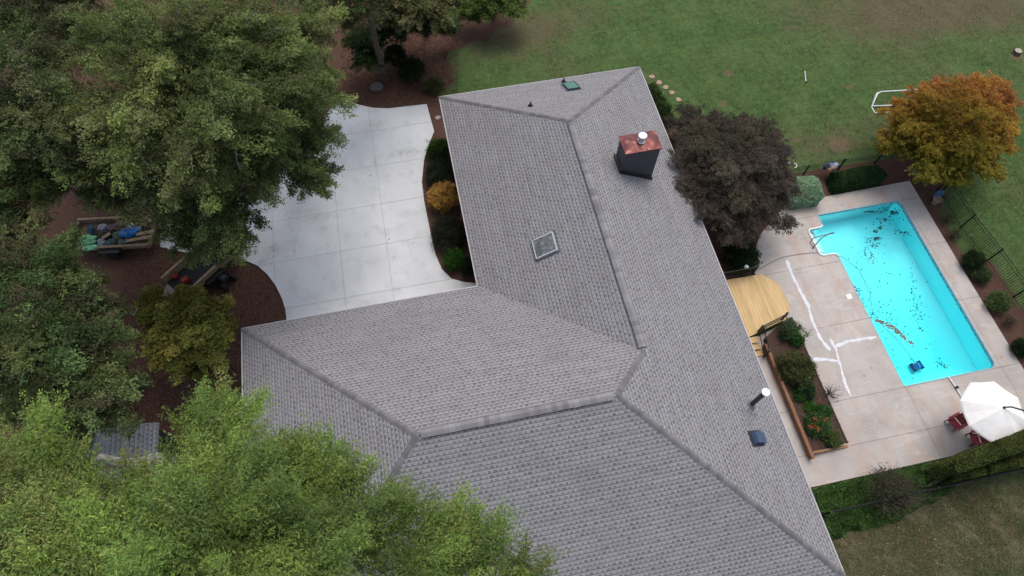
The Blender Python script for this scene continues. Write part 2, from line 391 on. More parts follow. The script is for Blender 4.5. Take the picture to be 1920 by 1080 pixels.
# ------------------------------------------------------------------ pool
pool = empty('swimming_pool', (19.3, -12.9, 0)); tag(pool, 'bright turquoise rectangular in-ground pool with a step alcove and floating leaves', 'swimming pool')
def loc(o, parent):   # keep world coordinates of a mesh under a moved empty
    o.parent = parent; o.matrix_parent_inverse = Matrix.Translation(parent.location).inverted() if parent.rotation_euler.z == 0 else parent.matrix_world.inverted(); return o
def put(mb, name, mat, parent, **k):
    o = mb.build(name, mat, **k)
    if parent is not None:
        me = o.data; inv = (Matrix.Translation(parent.location) @ Matrix.Rotation(parent.rotation_euler.z, 4, 'Z')).inverted() if parent.type == 'EMPTY' else None
        if inv: me.transform(inv)
        o.parent = parent
    return o
pp = poolpoly(0.0); b = MB(); n = len(pp)
FL = []
def floorz(x, y):
    if x < 17.15: return -0.55
    d = min(x-POOL[0], POOL[1]-x, POOL[3]-y, y-POOL[2]); s = min(1, max(0, d/0.9)); tt = min(1, max(0, (-y-8.4)/8.0))
    return -1.02-s*(0.05+1.05*tt**1.5)
b2 = MB(); vs = [(x, y, 0.045) for x, y in pp]+[(x, y, -1.02 if x > 17.05 else -.6) for x, y in pp]
b.add(vs, [(i, n+i, n+(i+1) % n, (i+1) % n) for i in range(n)])
liner = NT('liner', .45, .4); P = liner.pos(); nn = liner.noise(P, .7, 4)
liner.col(liner.mix(liner.ramp(nn, [(.35, 0), (.7, 1)]), (0.42, 0.92, 0.95), (0.48, 0.96, 0.98)))
put(b, 'pool_wall', liner.m, pool)
# floor grid
b = MB(); xs = np.linspace(POOL[0]-.02, POOL[1]+.02, 30); ys = np.linspace(POOL[2]-.02, POOL[3]+.02, 50)
b.add([(x, y, floorz(max(x, 17.16), y)) for y in ys for x in xs], [(j*30+i, j*30+i+1, (j+1)*30+i+1, (j+1)*30+i) for j in range(49) for i in range(29)])
put(b, 'pool_floor', liner.m, pool, smooth=True)
b = MB()
for k in range(3):
    b.box((16.25+.14+.28*k, -9.87, -0.62-.14*k), (.28, 1.46, 1.0-0.0*k-.28*k*0+.0) if k == 0 else (.28, 1.46, 1.0-.3*k))
put(b, 'pool_steps', simple('step_white', (0.62, 0.80, 0.82), .5, var=.05), pool, bevel=.02)
# white trim round the step alcove and dark waterline tile
rimp = [p for p in pp if p[0] < 17.12 and -10.85 < p[1] < -8.95]
rimp = sorted(rimp, key=lambda p: 0)
b = MB(); b.tube([(x-.02, y, .10) for x, y in rimp], .045, 6); put(b, 'step_trim', simple('trim_white', (.82, .82, .80), .4, var=.04), pool, smooth=True)
b = MB(); q1 = poolpoly(-0.004)
b.add([(x, y, .04) for x, y in q1]+[(x, y, -.10) for x, y in q1], [(i, n+i, n+(i+1) % n, (i+1) % n) for i in range(n)])
tl = NT('tile', .3, .5); br = tl.n('ShaderNodeTexBrick'); tl.l(tl.pos(), br.inputs[0])
tn = tl.noise(tl.pos(), 9, 2); tl.col(tl.mix(tl.ramp(tn, [(.42, 0), (.5, 1)]), (0.10, 0.20, 0.26), (0.25, 0.42, 0.50)))
put(b, 'waterline_tile', tl.m, pool)
# coping lip
b = MB(); qa, qb = poolpoly(0.028), poolpoly(-0.012)
b.add([(x, y, .085) for x, y in qa]+[(x, y, .085) for x, y in qb]+[(x, y, .045) for x, y in qb], [(i, (i+1) % n, n+(i+1) % n, n+i) for i in range(n)]+[(n+i, n+(i+1) % n, 2*n+(i+1) % n, 2*n+i) for i in range(n)])
put(b, 'coping_edge', simple('coping', (.30, .37, .40), .5), pool)
# water
wt = bpy.data.materials.new('water'); wt.use_nodes = True; nt = wt.node_tree; nt.nodes.clear()
o_ = nt.nodes.new('ShaderNodeOutputMaterial'); tr = nt.nodes.new('ShaderNodeBsdfTransparent'); gl = nt.nodes.new('ShaderNodeBsdfGlossy'); gl.inputs['Roughness'].default_value = .08
tr.inputs[0].default_value = (.93, .99, 1, 1)
fr = nt.nodes.new('ShaderNodeFresnel'); fr.inputs[0].default_value = 1.2; mx = nt.nodes.new('ShaderNodeMixShader')
nz = nt.nodes.new('ShaderNodeTexNoise'); nz.inputs['Scale'].default_value = 5; bp = nt.nodes.new('ShaderNodeBump'); bp.inputs['Distance'].default_value = .01
nt.links.new(nz.outputs[0], bp.inputs['Height']); nt.links.new(bp.outputs[0], gl.inputs['Normal']); nt.links.new(bp.outputs[0], fr.inputs['Normal'])
nt.links.new(fr.outputs[0], mx.inputs[0]); nt.links.new(tr.outputs[0], mx.inputs[1]); nt.links.new(gl.outputs[0], mx.inputs[2]); nt.links.new(mx.outputs[0], o_.inputs[0])
ab = nt.nodes.new('ShaderNodeVolumeAbsorption'); ab.inputs['Color'].default_value = (.12, .985, .995, 1); ab.inputs['Density'].default_value = .42
nt.links.new(ab.outputs[0], o_.inputs['Volume'])
q = poolpoly(-0.008); b = MB(); b.prism(q, -2.6, -0.10)
put(b, 'water', wt, pool)
# pool debris
rng = np.random.RandomState(4)
def leaf_scatter(name, pts, size, cols, mat, flat=True, seed=1, parent=None, tilt=.35):
    r = np.random.RandomState(seed); n = len(pts); P = np.array(pts, float)
    a = r.uniform(0, 6.28, n); s = size[0]+(size[1]-size[0])*r.random(n)
    d = np.stack([np.cos(a), np.sin(a), r.normal(0, tilt, n)], 1); e = np.stack([-np.sin(a), np.cos(a), r.normal(0, tilt, n)], 1)
    V = np.stack([P-d*s[:, None], P+e*s[:, None]*.55, P+d*s[:, None], P-e*s[:, None]*.55], 1)
    C = np.array(cols)[r.randint(0, len(cols), n)]*r.uniform(.7, 1.3, (n, 1))
    return quads(name, V, C, mat, parent)
def quads(name, V, C, mat, parent=None):
    n = len(V); me = bpy.data.meshes.new(name)
    me.vertices.add(4*n); me.vertices.foreach_set('co', V.reshape(-1).astype(np.float32))
    me.loops.add(4*n); me.loops.foreach_set('vertex_index', np.arange(4*n, dtype=np.int32))
    me.polygons.add(n); me.polygons.foreach_set('loop_start', np.arange(0, 4*n, 4, dtype=np.int32)); me.polygons.foreach_set('loop_total', np.full(n, 4, np.int32))
    me.update(calc_edges=True)
    ca = me.color_attributes.new('tone', 'FLOAT_COLOR', 'POINT')
    C4 = np.ones((n, 4, 4), np.float32); C4[:, :, :3] = np.clip(C, 0, 1)[:, None, :]
    ca.data.foreach_set('color', C4.reshape(-1)); me.materials.append(mat)
    o = bpy.data.objects.new(name, me); COL.objects.link(o)
    if parent is not None: o.parent = parent
    return o
pts = []
def cl(px, py, sx, sy, n, rot=0, z=-.085):
    for _ in range(n):
        a, c = rng.normal(0, sx), rng.normal(0, sy); x = px+a*math.cos(rot)-c*math.sin(rot); y = py+a*math.sin(rot)+c*math.cos(rot)
        p = at(x, y, z)
        if POOL[0]+.05 < p[0] < POOL[1]-.05 and POOL[2]+.05 < p[1] < POOL[3]-.05: pts.append(p)
cl(1655, 395, 14, 2.5, 30, -.05); cl(1628, 397, 4, 1, 30); cl(1675, 399, 4, 2, 60); cl(1655, 412, 14, 6, 30); cl(1659, 411, 2, 1.5, 20); cl(1651, 427, 3, 1.5, 25); cl(1641, 434, 3, 1.5, 30); cl(1643, 447, 4, 1.5, 50); cl(1630, 450, 5, 3, 25); cl(1692, 436, 8, 3, 40, .2); cl(1640, 460, 5, 3, 25)
cl(1630, 475, 14, 14, 25); cl(1604, 545, 5, 6, 60, -.4); cl(1612, 566, 8, 10, 18); cl(1650, 530, 35, 30, 20); cl(1714, 550, 4, 25, 22, -.1); cl(1715, 565, 7, 8, 20); cl(1640, 588, 8, 5, 15); cl(1660, 600, 25, 18, 20); cl(1720, 590, 8, 10, 25); cl(1765, 683, 6, 3, 25, .4); cl(1725, 616, 4, 3, 10); cl(1690, 640, 50, 30, 25); cl(1660, 560, 30, 40, 25); cl(1640, 520, 30, 60, 25)
o = leaf_scatter('pool_leaves', pts, (.022, .06), [(.012, .03, .045), (.02, .05, .07), (.05, .04, .03)], M['leaf'], tilt=.05)
tag(o, 'dark fallen leaves and specks scattered over the turquoise pool water', 'leaf debris', kind='stuff')
pts = []; cl(1650, 603, 8, 1.6, 50, .35); cl(1668, 612, 6, 1.6, 40, .2); cl(1688, 626, 9, 1.9, 90, .75); cl(1709, 643, 4, 1.5, 25, .6); cl(1636, 480, 5, 8, 12)
o = leaf_scatter('pool_leaves', pts, (.03, .07), [(.32, .13, .08), (.22, .12, .09), (.35, .22, .16)], M['leaf'], seed=2, tilt=.05)
tag(o, 'rust brown raft of leaves drifting in the middle of the pool', 'leaf debris', kind='stuff')
# robot cleaner
rp = at(1717, 688, -1.98)
rb = empty('pool_cleaner', rp, .15); tag(rb, 'dark blue robotic cleaner resting on the pool floor at its deep end', 'pool cleaner')
b = MB(); b.box((0, 0, .12), (.42, .30, .14)); b.build('body', simple('robot_blue', (.01, .07, .28), .4), rb, bevel=.04)
for s in (-1, 1):
    b = MB(); b.tube([(s*.2, -.2, .09), (s*.2, .2, .09)], .09, 12); b.build('roller', simple('robot_dark', (.01, .03, .10), .6), rb)
b = MB(); b.tube([(0, -.1, .19), (0, -.1, .27), (0, .1, .27), (0, .1, .19)], .015, 6); b.build('handle', simple('robot_white', (.3, .5, .7), .5), rb)
# cable
cpts = [at(x, y, .10) for x, y in [(1421, 506), (1432, 500), (1448, 491), (1468, 482), (1495, 477), (1520, 474), (1545, 474), (1562, 476)]]+[at(x, y, -.085) for x, y in [(1580, 482), (1600, 497), (1610, 506), (1620, 525), (1632, 552), (1636, 585), (1655, 610), (1685, 640), (1705, 665)]]+[at(1716, 683, -1.6)]
b = MB(); b.tube([Vector(p) for p in cpts], .011, 6); tag(b.build('pool_cable', simple('cable', (.12, .13, .15), .5)), 'thin grey cable looping over the pool deck and into the pool water', 'cable')
# hand rail
hr = empty('pool_handrail', (16.1, -9.8, .08)); tag(hr, 'bronze bent tube handrail arching over the pool step alcove', 'handrail')
b = MB(); zz = [(0, -.32, 0), (.05, -.30, .75), (.12, -.28, .86), (.55, -.15, .86), (.95, 0, .55), (1.0, .02, .45), (.90, .05, .42), (.1, .0, .42), (0, 0, .40)]
b.tube(zz, .024, 8); b.build('rail_tube', simple('bronze', (.16, .13, .11), .35, metal=.6), hr, smooth=True)
b = MB()
b.lathe((0, -.32, 0), [(.05, 0), (.05, .02), (.03, .03)], 12); b.tube([(.03, -.31, .02), (0.0, 0, .0)], .01, 4); b.tube([(0, 0, 0), (0, 0, .42)], .022, 8); b.build('anchor', simple('bronze2', (.2, .18, .16), .35, metal=.6), hr)
b = MB(); c = at(1592, 556, .09); b.box(c, (.26, .26, .012), rz=0); tag(b.build('skimmer_lid', simple('lid', (.75, .70, .66), .5, var=.05), bevel=.004), 'square white skimmer lid set in the deck beside the pool', 'skimmer lid')
b = MB(); b.lathe((0, 0, 0), [(.085, 0), (.09, .01)], 18)
o = b.build('skimmer_seat', simple('lid2', (.9, .9, .88), .5, var=.05), bpy.data.objects['skimmer_lid']); o.location = (c[0], c[1], c[2]+.004)
b = MB(); a1, a2, a3 = at(1778, 706, .12), at(1793, 727, .15), at(1815, 765, .10); b.tube([a1, a2, a3], .028, 8)
po = b.build('pool_pole', simple('pole_white', (.75, .77, .8), .35, var=.05)); tag(po, 'white pool pole lying on the deck from the pool edge towards the umbrella', 'pole')
b = MB(); b.lathe(at(1793, 727, .12), [(.06, 0), (.06, .1), (.04, .13)], 12); tag(b.build('float', simple('cap_dark', (.03, .04, .07), .5)), 'small dark blue round cap beside the white pool pole', 'pool float')

# ------------------------------------------------------------------ house roof
def shingle(name, dk, lt, warm):
    t = NT(name, 0.92, 0.2); uv = t.n('ShaderNodeUVMap', uv_map='UVMap').outputs[0]
    s = t.n('ShaderNodeSeparateXYZ'); t.l(uv, s.inputs[0]); u, v = s.outputs[0], s.outputs[1]
    vr = t.math('DIVIDE', v, 0.143); row = t.math('FLOOR', vr); fv = t.math('FRACT', vr)
    wr = t.n('ShaderNodeTexWhiteNoise', noise_dimensions='1D'); t.l(row, wr.inputs['W'])
    uc = t.math('ADD', t.math('DIVIDE', u, 0.180), t.math('ADD', t.math('MULTIPLY', row, .5), t.math('MULTIPLY', wr.outputs['Value'], .30)))
    cell = t.math('FLOOR', uc); fu = t.math('FRACT', uc)
    cv = t.n('ShaderNodeCombineXYZ'); t.l(cell, cv.inputs[0]); t.l(row, cv.inputs[1])
    wn = t.n('ShaderNodeTexWhiteNoise', noise_dimensions='2D'); t.l(cv.outputs[0], wn.inputs['Vector'])
    sc = t.n('ShaderNodeSeparateColor'); t.l(wn.outputs['Color'], sc.inputs[0])
    half = t.math('ADD', .17, t.math('MULTIPLY', sc.outputs[0], .22))
    d = t.math('ABSOLUTE', t.math('SUBTRACT', fu, t.math('ADD', .42, t.math('MULTIPLY', sc.outputs[1], .16))))
    tooth = t.math('LESS_THAN', d, half)                       # dark printed gap
    band = t.math('LESS_THAN', t.math('ABSOLUTE', t.math('SUBTRACT', fv, .42)), .24)
    gap = t.math('MULTIPLY', tooth, band)
    P = t.pos(); g1 = t.noise(P, 120, 2, .5); g2 = t.noise(P, .8, 4, .6); g3 = t.noise(P, 5, 3, .6)
    # broad tonal blend of whole tabs
    bc = t.n('ShaderNodeCombineXYZ'); t.l(t.math('FLOOR', t.math('DIVIDE', uc, 6)), bc.inputs[0]); t.l(row, bc.inputs[1])
    wb = t.n('ShaderNodeTexWhiteNoise', noise_dimensions='2D'); t.l(bc.outputs[0], wb.inputs['Vector'])
    base = t.mix(t.math('MULTIPLY', wb.outputs['Value'], .65), lt, warm)
    c = t.mix(t.math('MULTIPLY', gap, t.math('ADD', .30, t.math('MULTIPLY', sc.outputs[2], .60))), base, dk)
    line = t.math('LESS_THAN', fv, .20); c = t.mix(t.math('MULTIPLY', line, .85), c, dk)
    c = t.mix(1, c, t.ramp(g1, [(.3, .88), (.7, 1.12)]), 'MULTIPLY')
    c = t.mix(1, c, t.ramp(g2, [(.3, .96), (.7, 1.04)]), 'MULTIPLY')
    c = t.mix(t.ramp(g3, [(.55, 0), (.85, .14)]), c, (0.20, 0.16, 0.15)); g4 = t.noise(t.scalevec(P, (1, 1, .4)), 1.6, 5, .7, dist=.8); c = t.mix(t.ramp(g4, [(.55, 0), (.78, .15)]), c, (0.33, 0.32, 0.33))
    t.col(c)
    h = t.math('SUBTRACT', t.math('SUBTRACT', 1.0, fv), t.math('MULTIPLY', gap, .6))
    t.bump(h, 0.010)
    return t.m
M['shingle'] = shingle('shingle', (0.104, 0.101, 0.107), (0.288, 0.284, 0.294), (0.234, 0.222, 0.228))
A_, B_, C_, D_, E_, S_ = (0, 0, EZ), (W, 0, EZ), (0, -L, EZ), (-G, -L, EZ), (W, -L-D, EZ), (-G, -L-D, EZ)
R1, R2 = (W/2, -W/2, EZ+W/2*T), (W/2, -L-W/2, EZ+W/2*T)
R3, R4 = (W-D/2, -L-D/2, EZ+D/2*T), (-G+D/2, -L-D/2, EZ+D/2*T)
house = empty('house', (0, -11, 0)); tag(house, 'long grey shingled hip roof house with dark chimney filling the centre', 'house')
SL = math.sqrt(1+T*T)
def plane_uv(pts, eave, up):   # eave dir, up dir (2d)
    return [(p[0]*eave[0]+p[1]*eave[1]+100, (p[2]-EZ)/T*SL+50) for p in pts]
rf = MB()
for pts_, ea in (([A_, R1, B_], (1, 0)), ([A_, C_, R2, R1], (0, 1)), ([C_, D_, R4, R3, R2], (1, 0)), ([B_, R1, R2, R3, E_], (0, 1)), ([D_, S_, R4], (0, 1)), ([S_, E_, R3, R4], (1, 0))):
    nrm = (Vector(pts_[1])-Vector(pts_[0])).cross(Vector(pts_[2])-Vector(pts_[0]))
    if nrm.z < 0: pts_ = pts_[::-1]
    rf.add(pts_, [tuple(range(len(pts_)))], uv=[plane_uv(pts_, ea, None)])
roof = put(rf, 'roof', M['shingle'], house)
# thin sheathing edge below shingles + soffit
outl = [(0, 0), (W, 0), (W, -L-D), (-G, -L-D), (-G, -L), (0, -L)]
def inset(poly, d):
    n = len(poly); r = []
    for i in range(n):
        p0, p1, p2 = Vector(poly[i-1]), Vector(poly[i]), Vector(poly[(i+1) % n]); a = (p1-p0).normalized(); c = (p2-p1).normalized()
        na, nc = Vector((a.y, -a.x)), Vector((c.y, -c.x)); r.append(tuple(p1+(na+nc)*d))
    return r
b = MB(); o1, o2 = inset(outl, -.055), outl
def band(b, pa, pb, z0, z1):
    n = len(pa); b.add([(x, y, z1) for x, y in pa]+[(x, y, z1) for x, y in pb]+[(x, y, z0) for x, y in pa]+[(x, y, z0) for x, y in pb],
      [f for i in range(n) for j in [(i+1) % n] for f in ((i, j, n+j, n+i), (i, 2*n+i, 2*n+j, j), (n+i, n+j, 3*n+j, 3*n+i), (2*n+i, 3*n+i, 3*n+j, 2*n+j))])
M['white'] = simple('white_paint', (.62, .62, .63), .45, var=.08, scale=4)
band(b, inset(outl, -.035) , inset(outl, .02), EZ-.15, EZ-.012)
a = inset(outl, 1)[1]
put(b, 'gutter', simple('gutter_paint', (.42, .42, .43), .45, var=.15, scale=2), house)
b = MB(); so_ = inset(outl, .02)
b.add([(x, y, EZ-.14) for x, y in so_], [tuple(range(len(so_)))]); put(b, 'soffit', M['white'], house)
bk = NT('brick', .85, .2); cmb = bk.n('ShaderNodeTexBrick'); sx = bk.n('ShaderNodeSeparateXYZ'); bk.l(bk.pos(), sx.inputs[0]); cx_ = bk.n('ShaderNodeCombineXYZ')
bk.l(bk.math('ADD', sx.outputs[0], sx.outputs[1]), cx_.inputs[0]); bk.l(sx.outputs[2], cx_.inputs[1]); bk.l(cx_.outputs[0], cmb.inputs[0])
cmb.inputs['Scale'].default_value = 1; cmb.inputs['Brick Width'].default_value = .21; cmb.inputs['Row Height'].default_value = .075; cmb.inputs['Mortar Size'].default_value = .008
cmb.inputs['Color1'].default_value = (.25, .09, .06, 1); cmb.inputs['Color2'].default_value = (.34, .15, .1, 1); cmb.inputs['Mortar'].default_value = (.4, .38, .35, 1)
bk.col(cmb.outputs[0]); bk.bump(cmb.outputs['Fac'], .004); M['brick'] = bk.m
wl = inset(outl, .45); b = MB(); b.add([(x, y, -.1) for x, y in wl]+[(x, y, EZ-.145) for x, y in wl], [(i, (i+1) % 6, 6+(i+1) % 6, 6+i) for i in range(6)])
put(b, 'wall', M['brick'], house)
M['glass'] = simple('window_glass', (.03, .04, .05), .08, spec=.8, var=.3, bump=0)
for (x, y, ax, w_, h_, zc) in ((W-.45, -3.2, 1, 1.2, 1.4, 1.6), (W-.45, -6.2, 1, 1.2, 1.4, 1.6), (W-.45, -12.6, 1, 1.9, 2.1, 1.5), (W-.45, -17.5, 1, 1.2, 1.4, 1.6), (3.0, -.45, 0, 1.1, 1.4, 1.6), (7.2, -.45, 0, 1.1, 1.4, 1.6), (.45, -3.0, 1, 1.4, 1.4, 1.6), (.45, -7.5, 1, 1.4, 1.4, 1.6), (-2.8, -L-.45, 0, 2.5, 2.15, 1.15), (-6.6, -L-.45, 0, 2.5, 2.15, 1.15)):
    gd = w_ > 2; b = MB(); sg = 1
    dims = (w_+.14, .06, h_+.14) if ax == 0 else (.06, w_+.14, h_+.14)
    b.box((x, y, zc), dims); fr_ = put(b, 'garage_door' if gd else 'window', M['white'], house)
    b = MB()
    if gd:
        for k in range(4): b.box((x, y, zc-h_/2+h_*(k+.5)/4), (w_, .08, h_/4-.03))
        o = b.build('door_panel', M['white'])
    else:
        for s in (-1, 1): b.box((x, y+s*w_/4, zc) if ax == 1 else (x+s*w_/4, y, zc), (.075, w_/2-.05, h_) if ax == 1 else (w_/2-.05, .075, h_))
        o = b.build('pane', M['glass'])
    o.data.transform(Matrix.Translation(-house.location)); o.parent = fr_
# hip / ridge caps
capm = toned('cap_shingle', .9, (1, 1, 1), .2, .12, 60); M['cap'] = capm
rngc = random.Random(9)
def plane_normal(pid):
    return {'N': Vector((0, T, 1)), 'S': Vector((0, -T, 1)), 'E': Vector((T, 0, 1)), 'W': Vector((-T, 0, 1))}[pid].normalized()
def caps(a, c, n1, n2, lift=0.0, wd=.10, step=.145, tones=((.13, .125, .13), (.185, .18, .185)), upward=True):
    a, c = Vector(a), Vector(c)
    if a.z > c.z: a, c = c, a
    d = (c-a).normalized(); Ln = (c-a).length; n1, n2 = plane_normal(n1), plane_normal(n2); up = (n1+n2).normalized()
    s1 = d.cross(n1).normalized(); s2 = d.cross(n2).normalized()
    # choose directions pointing away downwards
    if s1.z > 0 or (abs(s1.z) < 1e-6): s1 = -s1
    if s2.z > 0: s2 = -s2
    if s1.dot(s2) > .95: s2 = -s2
    b = MB(); k = 0; t = 0
    while t < Ln-.03:
        l = min(.21, Ln-t); p = a+d*t; q = a+d*(t+l); j = rngc.uniform(-.006, .006); tone = rngc.random(); tc = tuple(x+(y-x)*tone for x, y in zip(*tones))
        h0, h1 = lift+.022, lift+.010
        cs = []
        for o, h in ((p, h0), (q, h1)):
            cs += [o+s1*(wd+j)+n1*(h-.006), o+s1*wd*.5+n1*h, o+up*(h+.006), o+s2*wd*.5+n2*h, o+s2*(wd-j)+n2*(h-.006)]
        # lower lip
        cs += [o_ for o_ in (p+s1*(wd+j)+n1*lift, p+s1*wd*.5+n1*lift, p+up*lift, p+s2*wd*.5+n2*lift, p+s2*(wd-j)+n2*lift)]
        b.add(cs, [(i, i+1, i+6, i+5) for i in range(4)]+[(10+i, 11+i, i+1, i) for i in range(4)]+[(0, 5, 10), (4, 14, 9)], col=tc)
        t += step+rngc.uniform(-.004, .004)
    return b
segs = [(A_, R1, 'N', 'W'), (B_, R1, 'N', 'E'), (R2, R3, 'N', 'E'), (E_, R3, 'E', 'S'), (D_, R4, 'N', 'W'), (S_, R4, 'W', 'S')]
def putsub(b, name, mat, parent, base=house, **k):
    o = b.build(name, mat, **k); o.data.transform(Matrix.Translation(-base.location)); o.parent = parent; return o
for s in segs: putsub(caps(*s), 'hip_cap', capm, roof)
dark = simple('vent_dark', (.03, .03, .035), .8)
for a, c, n1, n2 in ((R1, R2, 'W', 'E'), (R4, R3, 'S', 'N')):
    a, c = Vector(a), Vector(c); d = (c-a).normalized(); a2, c2 = a+d*.12, c-d*.15
    N1, N2 = plane_normal(n1), plane_normal(n2)
    s1 = d.cross(N1); s1 = s1 if s1.z < 0 else -s1; s2 = d.cross(N2); s2 = s2 if s2.z < 0 else -s2
    b = MB(); w_ = .145
    vs = []
    for p in (a2, c2): vs += [p+s1*w_, p+s1*w_+N1*.045, p+Vector((0, 0, .055)), p+s2*w_+N2*.045, p+s2*w_]
    b.add(vs, [(0, 1, 6, 5), (1, 2, 7, 6), (2, 3, 8, 7), (3, 4, 9, 8), (0, 4, 3, 2, 1), (5, 6, 7, 8, 9)])
    rv = putsub(b, 'ridge_vent', dark, roof)
    cp = putsub(caps(a2, c2, n1, n2, lift=.05, wd=.125, step=.18, tones=((.17, .16, .17), (.27, .26, .27))), 'ridge_cap', capm, roof)
# valley shading strip is simply woven; nothing added
# skylights
def on(pl, x, y):
    z = {'N': EZ-y*T, 'W': EZ+x*T, 'E': EZ+(W-x)*T}[pl]; return Vector((x, y, z))
def skylight(x, y, pl, wu, wv, hh, fmat, gmat, cmat):
    n = plane_normal(pl); eu = Vector((0, 1, 0)) if pl in 'WE' else Vector((1, 0, 0)); ev = n.cross(eu)
    Mx = Matrix((( *eu, ), ( *ev, ), ( *n, ))).transposed().to_4x4(); p = on(pl, x, y); Mx.translation = p
    b = MB()
    for s in (-1, 1):
        b.box(0, (wu+.07, .035, hh), M=Mx @ Matrix.Translation((0, s*(wv/2+.018), hh/2)))
        b.box(0, (.035, wv, hh), M=Mx @ Matrix.Translation((s*(wu/2+.018), 0, hh/2)))
    fr = putsub(b, 'skylight', fmat, house)
    b = MB(); b.box(0, (wu, wv, .02), M=Mx @ Matrix.Translation((0, 0, hh*.8))); putsub(b, 'glass', gmat, fr)
    b = MB()
    for s in (-1, 1):
        b.box(0, (wu+.24, .06, .012), M=Mx @ Matrix.Translation((0, s*(wv/2+.085), .012)))
        b.box(0, (.06, wv+.10, .012), M=Mx @ Matrix.Translation((s*(wu/2+.085), 0, .012)))
    putsub(b, 'flashing', cmat, fr)
g1 = NT('dome', .12, .6); nn_ = g1.noise(g1.pos(), 5, 3); g1.col(g1.mix(g1.ramp(nn_, [(.45, 0), (.75, 1)]), (.10, .105, .11), (.26, .28, .29)))
skylight(2.85, -10.05, 'W', .78, .86, .13, simple('alu', (.62, .64, .66), .35, metal=.3, var=.1), g1.m, simple('flash_dark', (.10, .10, .11), .6))
g2 = NT('green_glass', .15, .6); g2.col((.10, .24, .20))
skylight(6.15, -1.32, 'N', .52, .95, .10, simple('bronze_frame', (.035, .06, .085), .4), g2.m, simple('flash_dark2', (.12, .12, .14), .6))
# chimney
siding = NT('siding', .6, .3); sn = siding.noise(siding.pos(), 3, 4); siding.col(siding.mix(sn, (.052, .055, .066), (.064, .067, .080)))
sz_ = siding.n('ShaderNodeSeparateXYZ'); siding.l(siding.pos(), sz_.inputs[0]); siding.bump(siding.math('FRACT', siding.math('DIVIDE', sz_.outputs[2], .2)), .006)
ct = 6.02
b = MB(); x0, x1, y0, y1 = 6.68, 8.12, -7.36, -6.52
b.prism([(x0, y0), (x1, y0), (x1, y1), (x0, y1)], 3.4, ct); ch = put(b, 'chimney', siding.m, house)
b = MB(); e = .05; b.prism([(x0-e, y0-e), (x1+e, y0-e), (x1+e, y1+e), (x0-e, y1+e)], ct-.03, ct+.035)
cop = NT('copper', .38, .5); cop.p.inputs['Metallic'].default_value = .85; cn = cop.noise(cop.pos(), 2.2, 4, .6, dist=1); cop.col(cop.mix(cop.ramp(cn, [(.5, 0), (.8, 1)]), (.13, .050, .048), (.28, .13, .11)))
cop.l(cop.ramp(cn, [(.3, .6), (.7, .35)]), cop.p.inputs['Roughness']); cop.bump(cop.noise(cop.pos(), 2.5, 1), .06)
xa, ya, xb, yb = x0-e, y0-e, x1+e, y1+e; xm0, xm1, ym = xa+.40, xb-.40, (ya+yb)/2
b.add([(xa, ya, ct+.035), (xb, ya, ct+.035), (xb, yb, ct+.035), (xa, yb, ct+.035), (xm0, ym, ct+.13), (xm1, ym, ct+.13)], [(0, 1, 5, 4), (1, 2, 5), (2, 3, 4, 5), (3, 0, 4)])
putsub(b, 'chimney_cap', cop.m, ch)
M['steel'] = simple('galvanised', (.72, .73, .75), .35, metal=.5, var=.12)
b = MB(); fx, fy = 7.42, ym; b.lathe((fx, fy, ct+.08), [(.15, 0), (.16, .03), (.13, .05), (.12, .24), (.14, .25), (.14, .32)], 24); b.lathe((fx, fy, ct+.40), [(.02, -.06), (.16, -.04), (.18, 0), (.18, .03), (.15, .05), (.08, .06), (0.001, .065)], 24)
for k in range(4): b.tube([(fx+.15*math.cos(k*1.57), fy+.15*math.sin(k*1.57), ct+.3), (fx+.17*math.cos(k*1.57), fy+.17*math.sin(k*1.57), ct+.42)], .01, 5)
putsub(b, 'flue', M['steel'], ch, smooth=False)
b = MB(); fz = lambda x: EZ+(W-x)*T
for (p, q) in (((x0-.07, y0-.09), (x1+.03, y0-.09)), ((x0-.07, y0-.07), (x0-.07, y1+.03))):
    P0, P1 = Vector((*p, fz(p[0])+.06)), Vector((*q, fz(q[0])+.06)); d_ = P1-P0
    if abs(d_.y) < 1e-6: vs = [(p[0], p[1], fz(p[0])-.01), (q[0], q[1], fz(q[0])-.01), (q[0], q[1], fz(q[0])+.13), (p[0], p[1], fz(p[0])+.13), (p[0], p[1]+.08, fz(p[0])-.01), (q[0], q[1]+.08, fz(q[0])-.01), (q[0], q[1]+.08, fz(q[0])+.15), (p[0], p[1]+.08, fz(p[0])+.15)]
    else: vs = [(p[0]-.03, p[1], fz(p[0])), (p[0]-.03, q[1], fz(p[0])), (p[0]-.03, q[1], fz(p[0])+.13), (p[0]-.03, p[1], fz(p[0])+.13), (p[0]+.06, p[1], fz(p[0])-.03), (p[0]+.06, q[1], fz(p[0])-.03), (p[0]+.06, q[1], fz(p[0])+.14), (p[0]+.06, p[1], fz(p[0])+.14)]
    b.add(vs, [(0, 1, 2, 3), (7, 6, 5, 4), (0, 4, 5, 1), (3, 2, 6, 7), (0, 3, 7, 4), (1, 5, 6, 2)])
putsub(b, 'flashing', simple('flash_black', (.012, .012, .015), .5), ch)
